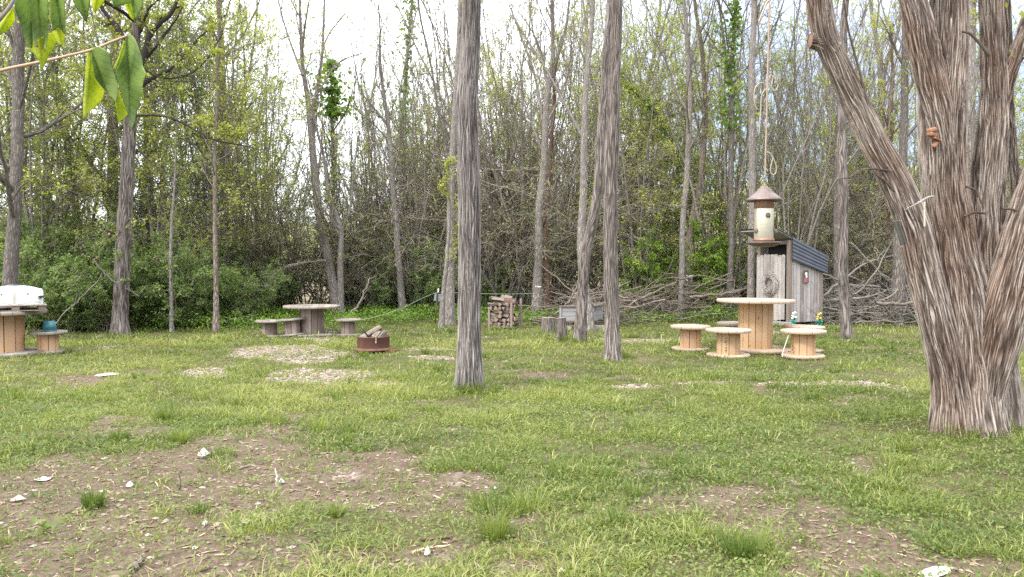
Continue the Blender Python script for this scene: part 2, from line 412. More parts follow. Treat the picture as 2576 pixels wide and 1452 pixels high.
def make_ground():
    xs = np.unique(np.concatenate([np.linspace(-16, 16, 460), np.linspace(-60, -16, 60), np.linspace(16, 60, 60), np.linspace(-900, -60, 20), np.linspace(60, 900, 20)]))
    ys = np.unique(np.concatenate([np.linspace(2, 8, 170), np.linspace(8, 21, 200), np.linspace(21, 60, 50), np.linspace(60, 1500, 20), np.linspace(-300, -10, 10), np.linspace(-10, 2, 30)]))
    X, Y = np.meshgrid(xs, ys, indexing='ij')
    far = np.maximum(np.abs(X), np.abs(Y))
    Z = gz(X, Y) * (far < 50)
    V = np.stack([X, Y, Z], -1).reshape(-1, 3)
    nx, ny = len(xs), len(ys)
    i = np.arange(nx - 1)[:, None] * ny + np.arange(ny - 1)[None]
    Fc = np.stack([i, i + ny, i + ny + 1, i + 1], -1).reshape(-1, 4)
    mb = MB(); mb.add(V, Fc)
    m, nt = new_mat('lawn_soil'); N = NT(nt)
    pos = N.n('ShaderNodeNewGeometry').outputs['Position']
    n1 = N.noise(pos, 6., 6, .65); n2 = N.noise(pos, 45., 5, .7); n3 = N.noise(pos, 1.3, 4)
    soil = N.ramp(N.math('MULTIPLY_ADD', n2, .6, N.math('MULTIPLY', n1, .4)), [(.3, (.05, .034, .024)), (.5, (.125, .09, .066)), (.68, (.21, .165, .128))])
    thatch = N.ramp(N.math('MULTIPLY_ADD', n2, .55, N.math('MULTIPLY', n3, .45)), [(.32, (.035, .034, .016)), (.5, (.095, .085, .042)), (.7, (.21, .165, .1))])
    litter = N.ramp(n2, [(.3, (.12, .095, .06)), (.5, (.24, .195, .13)), (.72, (.34, .29, .19))])
    vo = N.n('ShaderNodeTexVoronoi', i_Vector=pos, i_Scale=32.)
    peb = N.mix(1., N.ramp(N.n('ShaderNodeSeparateColor', i_0=vo.outputs[1]).outputs[0], [(0, (.22, .17, .14)), (.5, (.37, .305, .26)), (1, (.5, .43, .375))]), N.ramp(vo.outputs[0], [(.45, (1, 1, 1)), (.75, (.35, .3, .28))]), 'MULTIPLY')
    col = N.mix(N.attr('dirt'), thatch, soil)
    col = N.mix(N.attr('wood'), col, litter)
    col = N.mix(N.math('MULTIPLY', N.attr('gravel'), N.mapr(n1, .35, .5)), col, peb)
    h = N.math('ADD', n2, N.math('MULTIPLY', vo.outputs[0], N.math('MULTIPLY', N.attr('gravel'), -1.5)))
    N.pbr(col, .95, N.bump(h, .8, .02), spec=.1)
    o = mb.build('ground', m); tag(o, kind='structure')
    d, g, f = masks(V[:, 0], V[:, 1])
    for nm, a in (('dirt', d), ('gravel', g), ('wood', f)):
        at_ = o.data.attributes.new(nm, 'FLOAT', 'POINT'); at_.data.foreach_set('value', a.astype(np.float32))
    return o
make_ground()

def scatter(n, y0, y1, p=1.0, wide=.74, rng=RNG):
    """n points of the lawn in front of the camera, thinned with distance"""
    u = rng.random(n)
    e = 2 - p
    y = (y0 ** e + u * (y1 ** e - y0 ** e)) ** (1 / e)
    x = (rng.random(n) * 2 - 1) * (wide * y + .8)
    return x, y

def blades(mb, x, y, h, w, lean, ang, val, mat=0, z=None):
    n = len(x)
    z = gz(x, y) - .004 if z is None else z
    dx, dy = np.cos(ang), np.sin(ang)
    fx, fy = -np.sin(ang + RNG.normal(0, .9, n)), np.cos(ang + RNG.normal(0, .9, n))
    B = np.stack([x, y, z], -1)
    side = np.stack([fx, fy, np.zeros(n)], -1) * (w * .5)[:, None]
    mid = B + np.stack([dx * lean * h * .35, dy * lean * h * .35, h * .6], -1)
    tip = B + np.stack([dx * lean * h, dy * lean * h, h * (1 - .25 * np.minimum(lean, 1.5))], -1)
    V = np.stack([B - side, B + side, mid + side * .8, mid - side * .8, tip], 1)
    i = np.arange(n)[:, None] * 5
    v = np.repeat(val, 5)
    off = mb.n
    mb.add(V.reshape(-1, 3), i + np.array([[0, 1, 2, 3]]), mat, None, v)
    f = i + np.array([[3, 2, 4]]) + off
    mb.L.append(f.ravel()); mb.C.append(np.full(n, 3)); mb.MI.append(np.full(n, mat)); mb.SM.append(np.full(n, True))

def quads(mb, P, size, aspect, val, mat=0, tilt=.8, rng=RNG, droop=0.):
    """small leaf faces: pointed four-corner leaves at P with random facing"""
    n = len(P)
    nrm = norm(np.stack([rng.normal(0, tilt, n), rng.normal(0, tilt, n), np.ones(n)], -1))
    a = rng.random(n) * 2 * np.pi
    t = norm(np.cross(nrm, np.stack([np.cos(a), np.sin(a), np.zeros(n) + .01], -1)))
    t[:, 2] -= droop; t = norm(t)
    s = norm(np.cross(nrm, t))
    size = np.broadcast_to(size, (n,))[:, None]
    up = np.cross(t, s)
    V = np.stack([P, P + t * size * .45 + s * size * aspect * .5 + up * size * .06, P + t * size, P + t * size * .45 - s * size * aspect * .5 + up * size * .06], 1)
    mb.add(V.reshape(-1, 3), np.arange(n)[:, None] * 4 + np.arange(4)[None], mat, None, np.repeat(np.broadcast_to(np.asarray(val, float), (n,)), 4))

def make_grass():
    mb = MB()
    def layer(n, y0, y1, p, hs, w, per, spread, clover=False):
        x, y = scatter(n, y0, y1, p)
        d, g, f = masks(x, y)
        n1 = fbm(x * .55 + 40, y * .55, 3); n2 = fbm(x * 2.3, y * 2.3 + 11, 3)
        dens = (1 - .86 * np.clip(d, 0, 1)) * (1 - .6 * g) * np.clip(.05 + 2.1 * (n2 - .22) + .3 * (n1 - .5), .1, 1) * (f < .6)
        k = RNG.random(n) < dens
        x, y, n1, n2 = x[k], y[k], n1[k], n2[k]; m = len(x)
        px, py = proj(x, y)
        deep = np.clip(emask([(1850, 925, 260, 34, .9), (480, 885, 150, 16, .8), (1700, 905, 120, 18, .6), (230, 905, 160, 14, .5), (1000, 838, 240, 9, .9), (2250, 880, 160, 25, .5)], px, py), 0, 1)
        yellower = np.clip(emask([(1600, 1060, 600, 90, .75), (1250, 870, 180, 16, .8), (420, 1010, 300, 40, .4), (2230, 960, 200, 30, .6), (300, 862, 250, 9, .7), (2200, 1250, 300, 60, .3)], px, py), 0, 1)  # patches where the grass itself is yellower
        cv = .3 + .95 * (n1 - .45) + .5 * (n2 - .5) - .34 * deep + .2 * yellower
        ch = np.exp(RNG.normal(0, .35, m)) * (.7 + .6 * n2)
        x = np.repeat(x, per); y = np.repeat(y, per); cv = np.repeat(cv, per); ch = np.repeat(ch, per); N_ = m * per
        a = RNG.random(N_) * 2 * np.pi; r = np.sqrt(RNG.random(N_)) * spread
        x = x + np.cos(a) * r; y = y + np.sin(a) * r
        straw = RNG.random(N_) < .1
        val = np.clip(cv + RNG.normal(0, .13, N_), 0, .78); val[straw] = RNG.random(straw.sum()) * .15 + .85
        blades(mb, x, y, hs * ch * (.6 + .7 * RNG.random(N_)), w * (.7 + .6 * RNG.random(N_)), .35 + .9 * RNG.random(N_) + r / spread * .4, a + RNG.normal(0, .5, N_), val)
    layer(17000, 2.7, 8.5, .8, .045, .0052, 15, .06); layer(9000, 2.7, 9., .8, .022, .006, 22, .09)
    layer(15000, 7.5, 13.5, .9, .046, .0075, 11, .09)
    layer(8500, 12.5, 20.5, .9, .07, .013, 8, .11)
    # taller tufts that stand about the lawn
    tx, ty = scatter(170, 3.0, 17, .7)
    d, g, f = masks(tx, ty); k = (d < .8) & (g < .5)
    extra = [gp(*q) for q in ((1172, 985), (1190, 990), (1205, 985), (1230, 992), (1160, 988), (1245, 985), (1545, 908), (1530, 906), (1560, 905), (1575, 906), (1450, 868), (1480, 866), (1415, 864), (2360, 1092), (2400, 1100), (2440, 1104), (2490, 1104), (2540, 1095), (2345, 1080), (2135, 856), (570, 1020), (605, 1022), (420, 1048), (700, 1072), (805, 1090), (1290, 1300), (1340, 1290), (1840, 1380), (1900, 1400), (1560, 1320), (1230, 1290))]
    tx = np.concatenate([tx[k], [e[0] for e in extra]]); ty = np.concatenate([ty[k], [e[1] for e in extra]])
    per = 42; m = len(tx); N_ = m * per
    hh = np.repeat((.06 + .07 * RNG.random(m)) * np.where(np.arange(m) >= m - len(extra), 1.5, 1.), per); cvt = np.repeat(.12 + .4 * RNG.random(m), per)
    a = RNG.random(N_) * 2 * np.pi; r = np.sqrt(RNG.random(N_)) * .055
    x = np.repeat(tx, per) + np.cos(a) * r; y = np.repeat(ty, per) + np.sin(a) * r
    blades(mb, x, y, hh * (.5 + .7 * RNG.random(N_)), (.004 + .0006 * y) * (.7 + .5 * RNG.random(N_)), .25 + .8 * RNG.random(N_), a + RNG.normal(0, .4, N_), np.clip(cvt + RNG.normal(0, .1, N_), 0, .8))
    o = mb.build('grass', M['grass']); tag(o, 'short spring grass growing in patches over the clearing', 'grass', kind='stuff')
    # creeping weeds between the grass
    mb = MB()
    x, y = scatter(150000, 2.7, 17, 1.); x2, y2 = scatter(110000, 2.7, 7.5, .8); x, y = np.concatenate([x, x2]), np.concatenate([y, y2])
    d, g, f = masks(x, y)
    k = RNG.random(len(x)) < (1 - .6 * d) * (1 - .8 * g) * (.15 + 1.1 * fbm(x * 1.1 + 5, y * 1.1, 3) ** 1.5)
    x, y = x[k], y[k]; n = len(x)
    P = np.stack([x, y, gz(x, y) + .004 + .035 * RNG.random(n)], -1)
    quads(mb, P, (.014 + .0013 * y) * (.7 + .7 * RNG.random(n)), .62, np.clip(.35 + .5 * (fbm(x * 2, y * 2) - .5) + RNG.normal(0, .18, n), 0, 1), tilt=.6)
    o = mb.build('weeds', M['weed']); tag(o, 'small creeping weeds with rounded leaves among the grass', 'weeds', kind='stuff')
    # lush herbs at the edge of the woods
    mb = MB()
    n = 4200
    x = RNG.uniform(-9.5, 12.5, n); y = RNG.uniform(15.2, 20.5, n)
    px, py = proj(x, y)
    edge = np.interp(px, [0, 300, 560, 850, 1100, 1300, 1500, 1700, 2000, 2350, 2576], [14.3, 14.8, 15.4, 16.4, 17, 17, 17, 17.2, 17.2, 17, 17])
    k = (y > edge + RNG.normal(0, .25, n)) & (RNG.random(n) < .35 + .65 * fbm(x * .9, y * .9, 2))
    x, y = x[k], y[k]; m = len(x); per = 24
    hh = .12 + .3 * fbm(x * 1.3 + 3, y * 1.3, 2) * (.6 + .8 * RNG.random(m))
    X = np.repeat(x, per) + RNG.normal(0, .1, m * per); Y = np.repeat(y, per) + RNG.normal(0, .1, m * per)
    P = np.stack([X, Y, np.repeat(hh, per) * RNG.random(m * per) ** .7], -1)
    quads(mb, P, .055 * (.6 + .8 * RNG.random(m * per)), .5, np.clip(np.repeat(.2 + .6 * RNG.random(m), per) + RNG.normal(0, .15, m * per), 0, 1), tilt=.9)
    o = mb.build('undergrowth', M['lush']); tag(o, 'lush bright green herbs along the edge of the woods', 'undergrowth', kind='stuff')
make_grass()

def stones(mb, x, y, s, flat, val, sink=.3):
    n = len(x)
    base = np.array([[1, 0, 0], [0, 1, 0], [-1, 0, 0], [0, -1, 0], [0, 0, 1], [0, 0, -1], [.7, .7, .2], [-.7, .7, -.1], [-.7, -.7, .2], [.7, -.7, -.1]])
    from_ = [[0, 6, 4], [6, 1, 4], [1, 7, 4], [7, 2, 4], [2, 8, 4], [8, 3, 4], [3, 9, 4], [9, 0, 4]]
    from_ += [[b, a, 5] for a, b, _ in from_]
    a = RNG.random(n) * 6.28
    q = base[None] * (1 + RNG.normal(0, .16, (n, 10, 1))) * np.stack([s, s * (.5 + .5 * RNG.random(n)), s * flat], -1)[:, None, :]
    X = q[..., 0] * np.cos(a)[:, None] - q[..., 1] * np.sin(a)[:, None] + x[:, None]
    Y = q[..., 0] * np.sin(a)[:, None] + q[..., 1] * np.cos(a)[:, None] + y[:, None]
    Z = q[..., 2] + (gz(x, y) + s * flat * sink)[:, None]
    V = np.stack([X, Y, Z], -1).reshape(-1, 3)
    mb.add(V, (np.arange(n)[:, None, None] * 10 + np.array(from_)[None]).reshape(-1, 3), 0, None, np.repeat(val, 10), False)
def make_litter():
    m, nt = new_mat('loose_stone_chips'); N = NT(nt)
    N.pbr(N.ramp(N.attr('val'), [(0, (.1, .074, .054)), (.5, (.2, .155, .115)), (1, (.34, .29, .24))]), .9, spec=.15)
    x, y = scatter(70000, 2.8, 14, .9)
    d, g, f = masks(x, y)
    k = RNG.random(len(x)) < .34 * d
    mb = MB(); x1, y1 = x[k], y[k]; n = len(x1)
    stones(mb, x1, y1, .006 + .016 * RNG.random(n) ** 3, .45, np.clip(RNG.normal(.5, .22, n), 0, 1))
    o = mb.build('pebbles', m); tag(o, 'pale pebbles and chips strewn over the bare earth', 'pebbles', kind='stuff')
    x, y = scatter(60000, 8, 17.5, .6)
    d, g, f = masks(x, y)
    k = RNG.random(len(x)) < .55 * g * (g > .3)
    mb = MB(); x1, y1 = x[k], y[k]; n = len(x1)
    stones(mb, x1, y1, .014 + .018 * RNG.random(n), .55, np.clip(RNG.normal(.68, .2, n), 0, 1))
    o = mb.build('gravel', m); tag(o, 'pale pinkish gravel in thin patches on the lawn', 'gravel', kind='stuff')
    # wood chips, twigs and dead leaves
    m2, nt = new_mat('dry_wood_chips'); N = NT(nt)
    N.pbr(N.ramp(N.attr('val'), [(0, (.09, .06, .042)), (.5, (.24, .17, .12)), (1, (.45, .35, .26))]), .9, spec=.15)
    x, y = scatter(26000, 2.8, 11, .9)
    d, g, f = masks(x, y)
    k = RNG.random(len(x)) < .05 + .5 * d
    x, y = x[k], y[k]; n = len(x)
    a = RNG.random(n) * 6.28; L = .01 + .03 * RNG.random(n) ** 2
    P0 = np.stack([x, y, gz(x, y) + .006], -1); dv = np.stack([np.cos(a), np.sin(a), RNG.normal(0, .18, n)], -1)
    P = P0[:, None] + dv[:, None] * (np.array([-1, 0, 1])[None, :, None] * L[:, None, None])
    P[:, 1] += RNG.normal(0, .003, (n, 3))
    mb = MB(); tubes(mb, P, np.repeat((.0018 + .0035 * RNG.random(n))[:, None], 3, 1) * np.array([[.6, 1, .5]]), 4, 0, np.clip(RNG.normal(.5, .25, n), 0, 1))
    o = mb.build('wood_chips', m2); tag(o, 'scattered brown wood chips and twig bits on the ground', 'wood chips', kind='stuff')
make_litter()

# ------------------------------------------------------------------ growing branches
def wander_lines(rng, P0, D, Ln, K, wander, up):
    B = len(P0); P = np.empty((B, K, 3)); P[:, 0] = P0; d = norm(D)
    st = (Ln / (K - 1))[:, None]
    for k in range(1, K):
        d = norm(d + rng.normal(0, wander, (B, 3)) + np.array([0, 0, up]))
        P[:, k] = P[:, k - 1] + d * st
    return P
def spawn(rng, P, R, n, t0, t1, ang, ratio, rr, Ln=None, fall=.5):
    """n side branches on each polyline"""
    B, K, _ = P.shape
    if Ln is None: Ln = np.linalg.norm(np.diff(P, axis=1), axis=-1).sum(1)
    t = t0 + (t1 - t0) * (np.arange(n)[None] + rng.random((B, n))) / n
    f = t * (K - 1); i = np.minimum(f.astype(int), K - 2); w = (f - i)[..., None]
    b = np.arange(B)[:, None]
    p = P[b, i] * (1 - w) + P[b, i + 1] * w
    r = R[b, i] * (1 - w[..., 0]) + R[b, i + 1] * w[..., 0]
    T = norm(P[b, i + 1] - P[b, i])
    q = norm(np.cross(T, rng.normal(0, 1, T.shape)))
    a = (ang[0] + (ang[1] - ang[0]) * rng.random((B, n)))[..., None]
    d = T * np.cos(a) + q * np.sin(a)
    L = Ln[:, None] * ratio * (1 - fall * t) * (.6 + .7 * rng.random((B, n)))
    rad = np.minimum(r * rr, r * .95) * (.7 + .5 * rng.random((B, n)))
    return p.reshape(-1, 3), d.reshape(-1, 3), L.ravel(), rad.ravel()
def taper(R0, K, e): return R0[:, None] * (1 - (1 - e) * np.linspace(0, 1, K)[None])
def leaf_on(rng, mb, P, n, size, spread, mat, base=.4, vary=.25, aspect=.5, tilt=.9, droop=0.2):
    B, K, _ = P.shape
    if B == 0 or n <= 0: return
    tot = int(B * n); b = rng.integers(0, B, tot)
    t = (1 - rng.random(tot) ** 1.5 * .9) * (K - 1.001); i = t.astype(int); w = (t - i)[:, None]
    p = P[b, i] * (1 - w) + P[b, i + 1] * w + rng.normal(0, spread, (tot, 3))
    cl = rng.random(B)
    quads(mb, p, size * (.6 + .8 * rng.random(tot)), aspect, np.clip(base + (cl[b] - .5) * vary * 2 + rng.normal(0, .12, tot), 0, 1), mat, tilt, rng, droop)

def crown(rng, mt, mc, P, R, sp):
    """limbs into mt, twigs (slot 0) and leaves (slot 1) into mc"""
    g = lambda k, d: sp.get(k, d)
    p, d, L, r = spawn(rng, P, R, g('n1', 14), g('t0', .35), .98, g('a1', (.5, 1.0)), g('r1', .25), g('rr', .45), None, g('fall', .55))
    r = np.maximum(r, .008)
    P1 = wander_lines(rng, p, d, L, 7, g('w', .14), g('up', .1)); R1 = taper(r, 7, .25)
    tubes(mt, P1, R1, 5)
    p, d, L, r = spawn(rng, P1, R1, g('n2', 5), .2, 1., (.4, .95), .5, .6)
    r = np.maximum(r, .005)
    P2 = wander_lines(rng, p, d, L, 5, g('w', .14) * 1.2, g('up', .1)); R2 = taper(r, 5, .3)
    tubes(mc, P2, R2, 4, 0)
    p, d, L, r = spawn(rng, P2, R2, g('n3', 4), .15, 1., (.4, .9), .55, .6)
    r = np.clip(r, .0028, .006)
    P3 = wander_lines(rng, p, d, L, 4, .2, g('up', .1)); R3 = taper(r, 4, .5)
    tubes(mc, P3, R3, 3, 0)
    leaf_on(rng, mc, P3, g('lf', 3), g('ls', .05), .03, 1, g('lb', .45), g('lv', .3), g('las', .5), .9)
    return P1, P2, P3

def ivy(rng, mb, P, R, n, size, spread, t0=0., t1=1., base=.45):
    K = len(P)
    t = (t0 + (t1 - t0) * rng.random(n)) * (K - 1.001); i = t.astype(int); w = (t - i)[:, None]
    c = P[i] * (1 - w) + P[i + 1] * w; r = R[i]
    a = rng.random(n) * 6.28
    lump = .15 + 2.6 * vnoise(t * .8 + rng.random() * 50, a * .5 + 3) ** 2
    rad = r + np.abs(rng.normal(0, spread, n)) * lump
    p = c + np.stack([np.cos(a) * rad, np.sin(a) * rad, rng.normal(0, .04, n)], -1)
    quads(mb, p, size * (.6 + .8 * rng.random(n)), .75, np.clip(base + rng.normal(0, .2, n), 0, 1), 0, 1.1, rng, .5)

def bark_tube(mb, rows, cell=.024, fv=4.2, amp=.012, seed=0, dv=.022, flare=None, lobes=0., mat=0, S=None):
    """a stem whose bark ridges are modelled. rows: x,y,z,r from the ground up"""
    ln = np.linalg.norm(np.diff(rows[:, :3], axis=0), axis=1).sum()
    K = max(8, int(ln / dv)); q = crom(rows, K)
    P, R = q[:, :3], np.maximum(q[:, 3], .01)
    T = np.gradient(P, axis=0); T = norm(T)
    ref = np.array([0, 1., 0.])
    n1 = norm(np.cross(T, ref)); n2 = np.cross(n1, T)
    rm = np.median(R)
    n = min(240, max(8, int(2 * np.pi * rm / cell))); S = S or int(n * 4.2)
    u = np.linspace(0, 1, S, endpoint=False)[None].repeat(K, 0); s = np.linspace(0, ln, K)[:, None].repeat(S, 1)
    wu = (pnoise(u, s * fv * 1.3 + 7, max(4, n // 2), seed) - .5) * 1.6 / n
    uu = (u + wu) % 1.0
    e, t1 = worley(uu, s * fv + seed, n, seed)
    h = (.12 + .88 * sstep(.0, .5, e)) * (.82 + .18 * t1) + .12 * (pnoise(u, s * 1.3 + 3, 7, seed + 77) - .5)
    th = u * 2 * np.pi
    big = 1 + lobes * (pnoise(u, s * .5 + seed, 5, seed + 9) - .5)
    rad = R[:, None] * big + amp * (h - .5) + amp * .8 * (pnoise(u, s * 2.2, 7, seed + 3) - .5)
    if flare is not None: rad = rad + flare * np.exp(-s / .2) * (.3 + 1.4 * pnoise(u, s * 0 + 2, 6, seed + 21))
    V = P[:, None] + n1[:, None] * (np.cos(th) * rad)[..., None] + n2[:, None] * (np.sin(th) * rad)[..., None]
    bark = np.stack([np.cos(th) * rm + seed, np.sin(th) * rm, s + seed], -1)
    i = np.arange(K - 1)[:, None] * S; j = np.arange(S)[None]
    f = np.stack([i + j, i + (j + 1) % S, i + (j + 1) % S + S, i + j + S], -1).reshape(-1, 4)
    mb.add(V, f, mat, bark, h)
    return P, R

# ------------------------------------------------------------------ traced trees
def traced(name, label, path, d, limbs=(), bark='bark_grey', sp=None, leaf='leaf_yellow', iv=None, top=4.5, fine=None, group=None, cat='tree', seed=0, spl=None, twig='twig_grey'):
    rng = np.random.default_rng(1000 + seed)
    rows = pxpath(path, d, [0.0] + list(np.cumsum(rng.normal(0, .04, len(path) - 1))))
    rows[0, 2] = -.06
    if top > 0:      # the stem goes on above the picture
        e = rows[-1].copy(); dr = norm(rows[-1, :3] - rows[-3, :3])
        for k in range(3):
            dr = norm(dr + rng.normal(0, .1, 3) + np.array([0, 0, .15]))
            e = e.copy(); e[:3] += dr * top / 3; e[3] *= .72; rows = np.vstack([rows, e])
    base = rows[0, :3].copy(); base[2] = 0
    root = empty(name, base, label, cat, group)
    mt, mc = MB(), MB()
    if fine: P, R = bark_tube(mt, rows, **fine)
    else:
        q = crom(rows, 26); P, R = q[:, :3], q[:, 3]
        P = P + rng.normal(0, .06, P.shape) * R[:, None]
        R = R * (1 + .5 * np.exp(-np.linspace(0, 26, 26) * .9))
        tubes(mt, P[None], R[None], 12)
    sp = dict(sp or {})
    lines = [(P, R)]
    for lb in limbs:
        lr = crom(pxpath(lb, d, list(np.linspace(0, rng.normal(0, .5), len(lb)))), 12)
        tubes(mt, lr[None, :, :3], lr[None, :, 3], 8); lines.append((lr[:, :3], lr[:, 3]))
    n1 = sp.get('n1', 14)
    for k, (p, r) in enumerate(lines):
        s2 = dict(sp)
        if k: s2.update(spl or dict(n1=max(3, n1 // 3), t0=.3, r1=.35))
        idx = np.linspace(0, len(p) - 1, 14).astype(int)
        crown(rng, mt, mc, p[idx][None], r[idx][None], s2)
    mt.build('trunk', [M[bark]], root, base)
    mc.build('crown', [M[twig], M[leaf]], root, base)
    if iv:
        mi = MB()
        for (n, size, spr, t0, t1) in iv: ivy(rng, mi, P, R, n, size, spr, t0, t1)
        mi.build('ivy', [M['leaf_ivy']], root, base)
    return root

